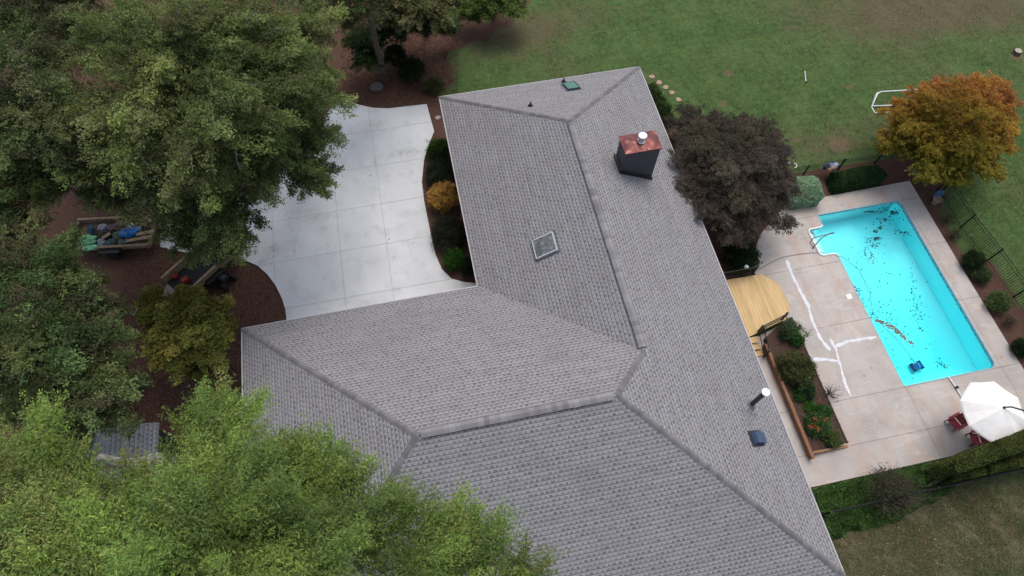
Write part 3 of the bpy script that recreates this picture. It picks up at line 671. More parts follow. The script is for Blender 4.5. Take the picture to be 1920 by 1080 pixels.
# vent pipe on the east slope
vb = Vector((8.83, -17.52, fz(8.83)))
b = MB(); b.tube([vb-Vector((0, 0, .1)), vb+Vector((0, 0, 1.45))], .085, 18); vp = put(b, 'vent_pipe', simple('pipe_black', (.022, .024, .03), .4), house)
b = MB(); b.lathe(vb+Vector((0, 0, 1.43)), [(.09, 0), (.145, .03), (.145, .055), (.135, .065), (.001, .07)], 22); putsub(b, 'vent_cap', simple('cap_bright', (.82, .86, .85), .35, var=.15, scale=20), vp)
b = MB(); b.lathe(vb, [(.20, -.02), (.17, .035), (.11, .10)], 20, axis=(T*.7, 0, 1)); putsub(b, 'pipe_flashing', simple('pipe_flash', (.16, .16, .18), .5), vp)
# box vent
def slope_M(pl, x, y):
    n = plane_normal(pl); ev = Vector((1, 0, -T)).normalized() if pl == 'E' else Vector((0, 1, -T)).normalized()
    eu = n.cross(ev); Mx = Matrix(((*ev,), (*eu,), (*n,))).transposed().to_4x4(); Mx.translation = on(pl, x, y); return Mx
Mx = slope_M('E', 8.45, -18.75)
b = MB(); b.box(0, (.62, .56, .02), M=Mx @ Matrix.Translation((0, 0, .02))); vs = [Mx @ Vector(p) for p in ((-.22, -.2, .03), (-.22, .2, .03), (.30, .21, .05), (.30, -.21, .05), (-.18, -.19, .22), (-.18, .19, .22), (.32, .21, .15), (.32, -.21, .15))]
bv = put(b, 'box_vent', simple('vent_base', (.03, .035, .045), .5), house)
b = MB(); b.add(vs, [(3, 2, 1, 0), (4, 5, 6, 7), (0, 1, 5, 4), (2, 3, 7, 6), (1, 2, 6, 5), (3, 0, 4, 7)]); putsub(b, 'vent_hood', simple('vent_blue', (.055, .085, .15), .4), bv, bevel=.012)
for (x, y) in ((3.82, -2.85), (6.0, -.55)):
    p = on('N', x, y); b = MB(); b.tube([p-Vector((0, 0, .05)), p+Vector((0, 0, .24))], .04, 12); b.lathe(p, [(.13, -.02), (.12, .03), (.05, .10)], 16, axis=(0, T*.7, 1))
    put(b, 'plumbing_vent', simple('rubber', (.02, .02, .024), .6), house)

# ------------------------------------------------------------------ vegetation engine
def noise3(P, s, seed):
    r = np.random.RandomState(seed); o = np.zeros(len(P))
    for k in range(6):
        d = r.normal(size=3); d /= np.linalg.norm(d); o += np.sin(P@d*6.28*r.uniform(.6, 1.5)/s+r.uniform(0, 6.28))
    return o/3
def foliage(lobes, n, leaf=(.12, .05), pal=((.06, .09, .03),), clump=.35, per=60, seed=0, shell=.55, gap=-.6, gaps=1.4, upb=.5, flat=.7, colfn=None, droop=0, tv=.28, spray=0, axis=None):
    r = np.random.RandomState(seed); lob = [(np.array(l[:3], float), np.array(l[3:6], float) if len(l) > 4 else np.full(3, float(l[3]))) for l in lobes]
    wts = np.array([np.prod(q)**(2/3) for _, q in lob]); wts /= wts.sum(); nc = max(6, int(n/per)); K = []
    while sum(len(k) for k in K) < nc:
        m_ = nc*2; li = r.choice(len(lob), m_, p=wts); d = r.normal(size=(m_, 3)); d /= np.linalg.norm(d, axis=1)[:, None]
        d[:, 2] = np.where(d[:, 2] < -.35, -d[:, 2], d[:, 2])
        rr = shell+(1-shell)*r.random(m_)**.6; rr *= 1+.14*r.normal(size=m_)
        c = np.array([lob[i][0] for i in li]); q = np.array([lob[i][1] for i in li]); P = c+d*rr[:, None]*q
        ok = noise3(P, gaps, seed+7) > gap
        for c_, q_ in lob:   # nothing deep inside another lobe
            ok &= (np.linalg.norm((P-c_)/q_, axis=1) > shell*.75)
        K.append(P[ok])
        if len(K) > 40: break
    K = np.concatenate(K)[:nc]; nk = len(K)
    ct_ = 1+tv*r.normal(size=nk); ct_ = np.clip(ct_, .35, 1.9); pal = np.array(pal); pc = pal[r.randint(0, len(pal), nk)]
    big = noise3(K, 2.6, seed+3)
    pc = pc*(0.9+.18*big)[:, None]
    if colfn is not None: pc = colfn(K, pc, r)
    k = np.repeat(np.arange(nk), per); N = len(k); cs = clump*(.6+.8*r.random(nk))
    P = K[k]+r.normal(size=(N, 3))*cs[k][:, None]*np.array([.6, .6, .6*flat])
    if spray:
        ax = np.array(axis if axis is not None else np.mean([l[0] for l in lob], axis=0)); sd_ = K-ax; sd_[:, 2] = 0; sd_ /= np.linalg.norm(sd_, axis=1)[:, None]+1e-6
        sd_ = sd_*1.0+r.normal(size=(nk, 3))*.55; sd_[:, 2] = sd_[:, 2]*.5-.15; sd_ /= np.linalg.norm(sd_, axis=1)[:, None]
        tt = r.uniform(-1, 1, N); P = K[k]+sd_[k]*(tt*spray*(.6+.8*r.random(nk))[k])[:, None]+r.normal(size=(N, 3))*(clump*(1-.55*tt))[:, None]*np.array([.5, .5, .3]); P[:, 2] -= .12*spray*(tt+1)**2*.5
    nr = r.normal(size=(N, 3)); nr[:, 2] = np.abs(nr[:, 2])+upb; nr /= np.linalg.norm(nr, axis=1)[:, None]
    # leaf axis: shared tendency in the clump
    ca = r.normal(size=(nk, 3)); d = (sd_[k]*1.3 if spray else ca[k]*.8)+r.normal(size=(N, 3)); d[:, 2] -= droop; d -= nr*(d*nr).sum(1)[:, None]; d /= np.linalg.norm(d, axis=1)[:, None]+1e-9
    e = np.cross(nr, d); s = .6+.8*r.random(N); l = (leaf[0]*s/2)[:, None]; w_ = (leaf[1]*s/2)[:, None]
    V = np.stack([P-d*l, P+e*w_+nr*w_*.3, P+d*l, P-e*w_+nr*w_*.3], 1)
    C = pc[k]*ct_[k][:, None]*(1+.22*r.normal(size=(N, 1))); C *= 1+.06*r.normal(size=(N, 3))
    return V, np.clip(C, .003, .9), K
def limb(b, a, c, r0, r1, rng, seg=5, wob=.12, sag=0):
    a, c = Vector(a), Vector(c); Ln = (c-a).length; pts_ = []; rd = []
    for i in range(seg+1):
        f = i/seg; p = a.lerp(c, f)
        if 0 < i < seg: p += Vector((rng.uniform(-1, 1), rng.uniform(-1, 1), rng.uniform(-.6, .6)))*wob*Ln*.4
        p.z += sag*math.sin(f*math.pi)*Ln; pts_.append(p); rd.append(r0+(r1-r0)*f)
    b.tube(pts_, rd, 5 if r0 < .05 else 8, cap=False); return pts_
def tree(name, label, cat, base, lobes, n, bark='bark', group=None, tr=.2, twr=.012, seed=0, bare=0, limbs=1.0, **k):
    o = empty(name, base); tag(o, label, cat, group); rng = random.Random(seed); B = Vector(base)
    V, C, BG = crown(lobes, n, seed=seed, **k)
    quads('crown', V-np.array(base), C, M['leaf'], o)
    b = MB(); cen = Vector(np.mean([l[:3] for l in lobes], axis=0)); zmin = min(l[2]-l[5]*.5 for l in lobes)
    fork = B.lerp(cen, .55); fork.z = max(.25*cen.z, min(zmin, cen.z*.8))
    limb(b, B-Vector((0, 0, .1)), fork, tr*1.25, tr*.8, rng, 5, .03)
    b.lathe(B, [(tr*1.9, -.1), (tr*1.5, .1), (tr*1.25, .35)], 9)
    ends = []
    for l in lobes:
        c = Vector(l[:3]); c.z -= l[5]*.35; ends.append((c, limb(b, fork, c, tr*.5, tr*.18, rng, 6, .12)))
    tb = b.build('trunk', M[bark], o); tb.data.transform(Matrix.Translation(-B))
    b = MB()
    for (p, dr, R_b, tn, _) in BG:
        if rng.random() > limbs: continue
        p = Vector(p); dr = Vector(dr); c, pts_ = min(ends, key=lambda e: (e[0]-p).length)
        q = p+dr*R_b*.9+Vector((0, 0, R_b*(.05+.16*bare))); tp = limb(b, pts_[rng.randint(4, 6)], q, twr*2.2, twr*.5, rng, 6, .09)
        for j in range(3+2*bare):
            q0 = tp[rng.randint(3, 5)]; side = dr.cross(Vector((0, 0, 1)))*rng.uniform(-.8, .8); limb(b, q0, Vector(q0)+(dr*rng.uniform(.4, .9)+side+Vector((0, 0, .12*bare)))*R_b, twr*.8, twr*.25, rng, 3, .1)
    t_ = b.build('branches', M['palebark' if bark == 'bark' else bark], o); t_.data.transform(Matrix.Translation(-B))
    return o
def crown(lobes, n, leaf=(.08, .035), pal=((.06, .09, .03),), nb=9, bs=.36, flat=.55, clump=.13, per=36, seed=0, upb=.6, colfn=None, droop=.25, tv=.25, fill=.18, spray=.5, skip=.0, ltv=.12, tipl=.25, bias=None, hole=9, blen=1.1, bwid=.55):
    """boughs on each lobe's upper shell, sprays of leaves along every bough"""
    r = np.random.RandomState(seed); lob = [(np.array(l[:3], float), np.array(l[3:6], float)) for l in lobes]
    ax = np.mean([c for c, _ in lob], axis=0); B = []
    for c, q in lob:
        k = max(4, int(nb*r.uniform(.8, 1.2))); ga = r.uniform(0, 6.28)
        for i in range(k):
            if r.random() < skip: continue
            a = ga+i*2.39996; h = 1-(i+.5)/k*1.25; rr = math.sqrt(max(0, 1-h*h)) if h > 0 else 1.0
            d = np.array([rr*math.cos(a), rr*math.sin(a), h]); p = c+d*q*r.uniform(.62, .98)
            out = p-ax; out[2] *= .3; out /= np.linalg.norm(out)+1e-6; o2 = d.copy(); o2[2] *= .3; dr = out*.6+o2*.8+r.normal(size=3)*.25; dr[2] -= droop; dr = dr/np.linalg.norm(dr)+(np.array(bias) if bias is not None else 0); dr /= np.linalg.norm(dr)
            if noise3(p[None], 1.9, seed+11)[0] > hole: continue
            R_b = q[0]*bs*r.uniform(.7, 1.35); B.append((p, dr, R_b, 1+tv*r.normal(), r.randint(0, len(pal))))
    nbt = len(B); wts = np.array([b[2]**2 for b in B]); wts /= wts.sum()
    nc = max(nbt, int(n*(1-fill)/per)); bi = r.choice(nbt, nc, p=wts)
    BP = np.array([b[0] for b in B])[bi]; BD = np.array([b[1] for b in B])[bi]; BR = np.array([b[2] for b in B])[bi]; BT = np.array([b[3] for b in B])[bi]; BI = np.array([b[4] for b in B])[bi]
    side = np.cross(BD, [0, 0, 1.]); side /= np.linalg.norm(side, axis=1)[:, None]+1e-9; up = np.cross(side, BD)
    t = r.uniform(-1.0, 1.25, nc); wv = r.normal(size=nc)*bwid*(1.15-.5*t); uv_ = r.normal(size=nc)*.30*flat*1.6
    K = BP+BD*(t*BR*blen)[:, None]+side*(wv*BR)[:, None]+up*(uv_*BR)[:, None]; K[:, 2] -= .12*(np.maximum(t, 0)**2)*BR
    SD = BD*1.0+side*(wv*.7)[:, None]+r.normal(size=(nc, 3))*.25; SD /= np.linalg.norm(SD, axis=1)[:, None]
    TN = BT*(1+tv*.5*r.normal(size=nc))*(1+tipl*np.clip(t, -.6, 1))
    PC = np.array(pal)[BI]; mixm = r.random(nc) < .3; PC[mixm] = np.array(pal)[r.randint(0, len(pal), mixm.sum())]
    # thin inner filling between the boughs
    nf = int(n*fill/per)
    if nf:
        wl = np.array([q[0]*q[1] for _, q in lob]); li = r.choice(len(lob), nf, p=wl/wl.sum()); d = r.normal(size=(nf, 3)); d /= np.linalg.norm(d, axis=1)[:, None]; d[:, 2] = np.abs(d[:, 2])*.6-.2
        KF = np.array([lob[i][0] for i in li])+d*np.array([lob[i][1] for i in li])*r.uniform(.3, .72, nf)[:, None]
        K = np.concatenate([K, KF]); sf = r.normal(size=(nf, 3)); sf /= np.linalg.norm(sf, axis=1)[:, None]; SD = np.concatenate([SD, sf]); TN = np.concatenate([TN, .85*(1+tv*.5*r.normal(size=nf))]); PC = np.concatenate([PC, np.array(pal)[r.randint(0, len(pal), nf)]])
    PC = PC*(1+.12*noise3(K, 3.0, seed+3))[:, None]
    if colfn is not None: PC = colfn(K, PC, r)
    nk = len(K); k = np.repeat(np.arange(nk), per); N = len(k); tt = r.uniform(-1, 1, N); sp = spray*clump*3
    P = K[k]+SD[k]*(tt*sp*(.6+.8*r.random(nk))[k])[:, None]+r.normal(size=(N, 3))*(clump*(1-.5*tt))[:, None]*np.array([.6, .6, .35])
    nr = r.normal(size=(N, 3)); nr[:, 2] = np.abs(nr[:, 2])+upb; nr /= np.linalg.norm(nr, axis=1)[:, None]
    d = SD[k]*1.1+r.normal(size=(N, 3)); d -= nr*(d*nr).sum(1)[:, None]; d /= np.linalg.norm(d, axis=1)[:, None]+1e-9
    e = np.cross(nr, d); sz = .6+.8*r.random(N); l = (leaf[0]*sz/2)[:, None]; w_ = (leaf[1]*sz/2)[:, None]
    V = np.stack([P-d*l, P+e*w_+nr*w_*.3, P+d*l, P-e*w_+nr*w_*.3], 1)
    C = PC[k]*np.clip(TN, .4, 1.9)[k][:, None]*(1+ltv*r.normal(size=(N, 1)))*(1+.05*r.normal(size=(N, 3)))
    return V, np.clip(C, .003, .9), B
def lz(px, py, z, rpx, flat=.75):
    p = at(px, py, z); r = rpx*pxm(p); return (p[0], p[1], z, r, r, r*flat)
def shrub(name, label, cat, px, py, rpx, h, n, group=None, seed=0, world=None, ry=None, stems=8, **k):
    if world: x, y, r = world
    else:
        p = at(px, py, h*.6); x, y = p[:2]; r = rpx*pxm(p)
    o = empty(name, (x, y, 0)); tag(o, label, cat, group)
    ry_ = (ry or r)
    V, C, K = foliage([(x, y, h*.5, r*.92, ry_*.92, h*.5)], n, seed=seed, **k); V[:, :, 2] = np.maximum(V[:, :, 2], .01)
    quads('foliage', V-np.array((x, y, 0)), C, M['leaf'], o)
    b = MB(); rng = random.Random(seed)
    for i in range(stems):
        a = rng.uniform(0, 6.28); rr = r*rng.uniform(.2, .75); limb(b, (0, 0, 0), (rr*math.cos(a), rr*math.sin(a)*ry_/r, h*rng.uniform(.5, .85)), .018, .006, rng, 3, .1)
    b.build('stems', M['bark'], o)
    return o
OAK = ((.160, .200, .064), (.138, .178, .060), (.190, .220, .072), (.112, .150, .054), (.158, .168, .070))
DARK = ((.106, .146, .055), (.090, .125, .050), (.130, .168, .060), (.118, .118, .062))
FRONT = ((.165, .240, .058), (.138, .212, .056), (.210, .275, .068), (.118, .176, .052), (.195, .220, .072))
# ---- big trees over the drive
G1 = 'tall trees over the driveway'
tree('oak_tree', 'large olive green oak with pale bare limbs, middle of the upper left woods', 'tree', at(500, 330)[:2]+(0,), [lz(330, 110, 11, 120), lz(430, 70, 11, 110), lz(240, 80, 10.5, 90), lz(300, 220, 10.5, 110), lz(420, 210, 10.5, 120), lz(340, 320, 9.5, 90), lz(500, 150, 10, 90)], 190000, group=G1, bark='palebark', tr=.32, twr=.022, seed=11, nb=15, bs=.30, tv=.26, hole=.75, bwid=.42, blen=1.4, limbs=.8, bare=1, leaf=(.085, .038), pal=OAK)
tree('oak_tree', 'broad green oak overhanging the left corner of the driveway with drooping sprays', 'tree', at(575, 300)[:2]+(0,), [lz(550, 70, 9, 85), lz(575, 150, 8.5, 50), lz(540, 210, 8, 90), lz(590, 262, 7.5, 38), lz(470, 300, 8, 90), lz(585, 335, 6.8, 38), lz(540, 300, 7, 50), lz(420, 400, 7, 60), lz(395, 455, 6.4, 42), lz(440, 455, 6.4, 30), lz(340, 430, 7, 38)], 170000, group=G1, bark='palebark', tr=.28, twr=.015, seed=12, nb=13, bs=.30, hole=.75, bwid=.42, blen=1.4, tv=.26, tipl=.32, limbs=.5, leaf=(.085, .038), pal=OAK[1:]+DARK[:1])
tree('oak_tree', 'dark green oak in the top left corner with a forked pale limb', 'tree', at(150, 200)[:2]+(0,), [lz(50, 40, 10, 100), lz(70, 150, 10, 95), lz(120, 230, 9.5, 80), lz(20, 250, 9.5, 80), lz(150, 60, 9, 60), lz(-40, 120, 9, 80)], 120000, group=G1, bark='palebark', tr=.28, twr=.022, seed=13, nb=13, bs=.30, hole=.75, bwid=.42, blen=1.4, tv=.3, tipl=.32, limbs=.7, bare=1, leaf=(.085, .038), pal=DARK+OAK[3:])
tree('oak_tree', 'mid green oak just above the trailer full of rubbish', 'tree', at(150, 340)[:2]+(0,), [lz(180, 300, 8.5, 85), lz(260, 350, 8, 60), lz(90, 340, 8, 75), lz(10, 345, 8, 60), lz(330, 385, 7.5, 45), lz(180, 372, 7.5, 28)], 95000, group=G1, bark='palebark', tr=.24, twr=.017, seed=14, nb=13, bs=.30, hole=.75, bwid=.42, blen=1.4, tv=.28, tipl=.32, limbs=.4, leaf=(.085, .038), pal=DARK+OAK[1:])
tree('oak_tree', 'green tree filling the left edge below the trailer full of rubbish', 'tree', at(200, 560)[:2]+(0,), [lz(40, 540, 8, 100), lz(130, 575, 7.5, 62), lz(90, 650, 8, 95), lz(180, 660, 7, 50), lz(-20, 430, 8, 70), lz(35, 440, 7, 42), lz(195, 590, 7, 35), lz(135, 535, 7, 30)], 120000, group=G1, tr=.26, seed=15, nb=13, bs=.30, hole=.75, bwid=.42, blen=1.4, tv=.28, tipl=.32, limbs=.3, leaf=(.085, .038), pal=((.10, .160, .058), (.12, .18, .06), (.08, .128, .048), (.14, .165, .06), (.105, .105, .055)))
tree('oak_tree', 'dark green tree at the left edge just above the bright close crown', 'tree', at(260, 720)[:2]+(0,), [lz(60, 740, 8, 90), lz(150, 730, 7.5, 80), lz(160, 775, 7, 42), lz(-20, 700, 8, 80), lz(215, 715, 6.5, 38)], 80000, group=G1, tr=.24, seed=16, nb=13, bs=.30, hole=.75, bwid=.42, blen=1.4, tv=.28, tipl=.32, limbs=.3, leaf=(.085, .038), pal=DARK+((.065, .075, .028),))
# ---- near tree, crown right below the camera
tree('willow_oak_tree', 'bright yellow green feathery tree close below the camera at the bottom left', 'tree', at(560, 900)[:2]+(0,), [lz(225, 940, 13.5, 52, .5), lz(120, 905, 13.5, 55, .5), lz(60, 870, 13.3, 50, .5), lz(330, 925, 13.8, 55, .5), lz(480, 900, 13.5, 55, .5), lz(45, 960, 14, 115, .6), lz(160, 1030, 14.5, 105, .6), lz(285, 1020, 14.5, 80, .6), lz(110, 1050, 14, 120, .6), lz(400, 890, 13.5, 68, .6), lz(385, 790, 12.5, 45, .6), lz(425, 835, 13, 60, .6), lz(440, 1000, 14.5, 105, .6), lz(560, 935, 13.5, 72, .6), lz(535, 832, 12.5, 36, .6), lz(590, 868, 13, 40, .6), lz(632, 1000, 14, 100, .6), lz(300, 1070, 14.5, 130, .6), lz(520, 1070, 14.5, 130, .6), lz(720, 1070, 14, 90, .6), lz(820, 1020, 13, 55, .6), lz(900, 1060, 13, 70, .6), lz(740, 960, 13, 28, .6), lz(985, 1070, 12.5, 32, .6), lz(728, 940, 12.5, 22, .6), lz(660, 895, 12.5, 26, .6), lz(5, 865, 13, 38, .6)], 430000, bark='palebark', tr=.34, twr=.012, seed=21, nb=10, tv=.17, clump=.085, per=36, spray=1.5, droop=.1, bs=.34, fill=.09, skip=.15, upb=.5, limbs=1, bias=(.45, .75, .15), hole=.62, blen=1.6, bwid=.45, tipl=.3, bare=1, leaf=(.070, .020), pal=FRONT)
# ---- top woods edge
G2 = 'trees at the wood edge above the lawn'
tree('pine_tree', 'slender tree with a bare dark leaning trunk above the shrubs', 'tree', at(722, 148)[:2]+(0,), [lz(690, 5, 6.5, 55), lz(650, -30, 7, 60), lz(735, -25, 7, 45), lz(655, 40, 6, 25)], 30000, group=G2, bark='bark', tr=.16, twr=.012, seed=31, nb=9, tv=.3, fill=.05, skip=.1, bare=1, leaf=(.085, .038), pal=((.13, .145, .065), (.16, .145, .07)))
tree('ash_tree', 'thin olive brown tree with bare twigs at the top of the lawn edge', 'tree', at(800, 60)[:2]+(0,), [lz(790, 5, 4, 50), lz(840, 5, 4, 40), lz(750, 25, 3.2, 30), lz(810, 35, 2.6, 28)], 45000, group=G2, tr=.12, twr=.012, seed=32, nb=9, fill=.15, bare=1, leaf=(.11, .05), pal=((.16, .17, .075), (.12, .15, .055), (.18, .17, .08)))
tree('laurel_bush', 'rounded bright green bush at the top edge beside the lawn', 'bush', at(925, 35)[:2]+(0,), [lz(910, 10, 1.8, 34), lz(950, 2, 1.8, 34), lz(880, 25, 1.2, 25), lz(930, -30, 2.5, 40)], 45000, group=G2, tr=.07, seed=33, nb=9, limbs=.2, tv=.15, leaf=(.10, .05), pal=((.12, .18, .045), (.14, .20, .05)))
tree('holly_bush', 'dark green understorey bush below the thin olive tree', 'bush', at(760, 60)[:2]+(0,), [lz(720, 55, 2, 34), lz(770, 45, 2, 34), lz(680, 75, 2.2, 32), lz(690, 110, 1.6, 20), lz(835, 50, 1.4, 20)], 45000, group=G2, tr=.07, seed=34, nb=9, limbs=.2, tv=.2, leaf=(.10, .045), pal=((.045, .080, .032), (.06, .10, .038)))
for i, (px, py, z, r, lb) in enumerate([(560, -60, 8, 130, 'hazy green crown above the top edge over the driveway corner'), (300, -80, 10, 140, 'tall green crown crossing the top edge above the large oak'), (60, -100, 10, 140, 'green crown beyond the top left corner of the picture')]):
    tree('oak_tree', lb, 'tree', at(px+30, py+120)[:2]+(0,), [lz(px, py, z, r), lz(px+90, py+20, z-1, r*.6), lz(px-90, py+10, z-1, r*.6)], 60000, group=G1, tr=.25, seed=50+i, leaf=(.09, .04), pal=OAK[1:]+DARK)
# ---- small trees
tree('dogwood_tree', 'small olive and yellow green tree between the trailer and the house', 'tree', at(352, 640)[:2]+(0,), [lz(345, 600, 3.4, 52, .6), lz(300, 595, 2.8, 36, .6), lz(395, 590, 2.8, 36, .6), lz(310, 655, 3, 36, .6), lz(385, 650, 3, 44, .6), lz(345, 685, 2.6, 26, .6), lz(290, 560, 2.4, 22, .6), lz(345, 560, 2.8, 24, .6), lz(415, 610, 2.4, 22, .6), lz(375, 690, 2.4, 20, .6)], 70000, tr=.09, twr=.01, seed=41, nb=7, tv=.18, clump=.09, limbs=.3, leaf=(.10, .05), pal=((.165, .175, .042), (.20, .19, .045), (.14, .16, .04), (.22, .19, .05)))
def maple_col(K, pc, r):
    g = (K[:, 1]+6.3)/2.6+(K[:, 0]-23.7)/5+.35*noise3(K, 1.3, 5)+.2*r.normal(size=len(K))
    f = 1/(1+np.exp(-2.6*(g+.10))); gr = np.array([.19, .165, .025]); og = np.array([.38, .19, .045]); rd = np.array([.40, .15, .07])
    f2 = np.clip(g-.7, 0, 1)
    c = gr*(1-f)[:, None]+og*f[:, None]; c = c*(1-f2)[:, None]+rd*f2[:, None]
    mid = np.exp(-((g-.05)/.5)**2)[:, None]; return c*(1-.4*mid)+np.array([.32, .20, .035])*.4*mid
tree('maple_tree', 'rounded autumn maple turning orange over green at the pool fence corner', 'tree', (22.9, -6.9, 0), [lz(1780, 245, 3.0, 78, .75), lz(1720, 250, 2.6, 58, .7), lz(1840, 235, 2.6, 58, .7), lz(1800, 178, 2.8, 46, .7), lz(1845, 180, 2.5, 40, .7), lz(1745, 190, 2.6, 40, .7), lz(1745, 300, 2.2, 46, .7), lz(1815, 295, 2.3, 48, .7), lz(1690, 265, 2.0, 38, .7), lz(1885, 205, 2.0, 26, .7), lz(1780, 325, 1.8, 26, .7), lz(1690, 215, 2.2, 28, .7), lz(1865, 265, 2.0, 30, .7)], 300000, tr=.10, seed=42, nb=9, tv=.13, clump=.08, limbs=.1, fill=.25, droop=.1, leaf=(.065, .04), pal=((.1, .1, .03),), colfn=maple_col)
tree('plum_tree', 'purple brown leafed plum tree between the roof edge and the pool deck', 'tree', (12.3, -8.3, 0), [lz(1365, 325, 3.4, 78, .7), lz(1310, 290, 3.0, 62, .7), lz(1420, 300, 3.0, 58, .7), lz(1300, 240, 2.6, 40, .7), lz(1365, 245, 2.8, 45, .7), lz(1420, 255, 2.6, 38, .7), lz(1330, 380, 2.9, 48, .7), lz(1400, 390, 2.7, 58, .7), lz(1375, 425, 2.3, 34, .7), lz(1445, 345, 2.6, 42, .7), lz(1440, 395, 2.0, 24, .7), lz(1476, 420, 1.8, 15, .7), lz(1265, 275, 2.6, 26, .7)], 300000, tr=.10, seed=43, nb=9, tv=.10, tipl=.12, clump=.09, limbs=.4, fill=.3, twr=.007, leaf=(.06, .032), pal=((.112, .090, .070), (.092, .076, .065), (.128, .104, .076), (.105, .098, .060)))
# ---- shrubs
GREEN = ((.035, .10, .018), (.045, .12, .022)); DG = ((.022, .040, .018), (.030, .050, .022), (.018, .032, .015)); 
S1 = 'shrubs in the bed beside the driveway'
shrub('boxwood_shrub', 'round bright green boxwood at the upper end of the driveway bed', 'shrub', 822, 280, 22, .9, 9000, S1, 61, leaf=(.05, .03), pal=((.03, .075, .014), (.04, .09, .018)), clump=.10, per=45, gap=-2, shell=.8)
shrub('juniper_shrub', 'dark grey green shrub above the orange one in the driveway bed', 'shrub', 824, 322, 27, .8, 9000, S1, 62, leaf=(.06, .03), pal=((.03, .042, .026), (.042, .052, .034)), clump=.13, per=45, gap=-2, shell=.75)
shrub('maple_shrub', 'orange gold dwarf maple shrub halfway along the driveway bed', 'shrub', 834, 368, 28, 1.2, 10000, S1, 63, leaf=(.07, .04), pal=((.56, .33, .07), (.50, .27, .08), (.62, .40, .12)), clump=.12, per=40, gap=-.8, shell=.75)
shrub('juniper_shrub', 'large dark grey green shrub below the orange one in the driveway bed', 'shrub', 842, 437, 32, .9, 13000, S1, 64, ry=.95, leaf=(.06, .03), pal=((.032, .042, .026), (.045, .052, .036)), clump=.13, per=45, gap=-2, shell=.75)
shrub('boxwood_shrub', 'small vivid green boxwood at the lower end of the driveway bed', 'shrub', 852, 485, 20, .75, 8000, S1, 65, leaf=(.05, .03), pal=((.04, .12, .02), (.055, .14, .025)), clump=.10, per=45, gap=-.9, shell=.8)
shrub('laurel_shrub', 'nearly black shrub tucked under the eave at the inner roof corner', 'shrub', 880, 500, 18, .7, 5000, S1, 66, leaf=(.06, .03), pal=DG, clump=.12, per=45, gap=-2)
S2 = 'round shrubs at the wood edge'
shrub('holly_shrub', 'round dark green holly nearer the bare tree trunk', 'shrub', 741, 103, 21, 1.1, 9000, S2, 67, leaf=(.06, .035), pal=DG, clump=.12, per=45, gap=-2, shell=.75)
shrub('holly_shrub', 'round dark green holly nearer the roof with yellow flecks', 'shrub', 773, 130, 24, 1.2, 11000, S2, 68, leaf=(.06, .035), pal=DG+((.05, .07, .02),), clump=.12, per=45, gap=-2, shell=.75)
shrub('fern_shrub', 'low loose olive shrub between the hollies and the roof corner', 'shrub', 812, 160, 19, .5, 4500, None, 69, leaf=(.09, .03), pal=((.07, .08, .03), (.09, .095, .035)), clump=.14, per=35, gap=-.5)
S3 = 'shrubs along the east wall'
shrub('azalea_shrub', 'yellow green shrub beside the stepping stones at the top right roof corner', 'shrub', 1222, 175, 15, .8, 6000, S3, 70, leaf=(.07, .04), pal=((.07, .11, .03), (.05, .08, .025)), clump=.14, per=40, gap=-.7, ry=.6)
shrub('azalea_shrub', 'green shrub between the roof edge and the plum tree', 'shrub', 1243, 208, 16, .9, 7000, S3, 71, leaf=(.07, .04), pal=((.055, .095, .025), (.035, .06, .02)), clump=.14, per=40, gap=-.7, ry=.9)
shrub('ivy_shrub', 'dark green bush below the plum tree beside the wooden deck', 'shrub', 1390, 478, 34, 1.0, 12000, None, 72, leaf=(.07, .04), pal=((.02, .042, .018), (.03, .055, .022)), clump=.15, per=40, gap=-2)
VAR = ((.36, .50, .32), (.20, .36, .18), (.46, .58, .42))
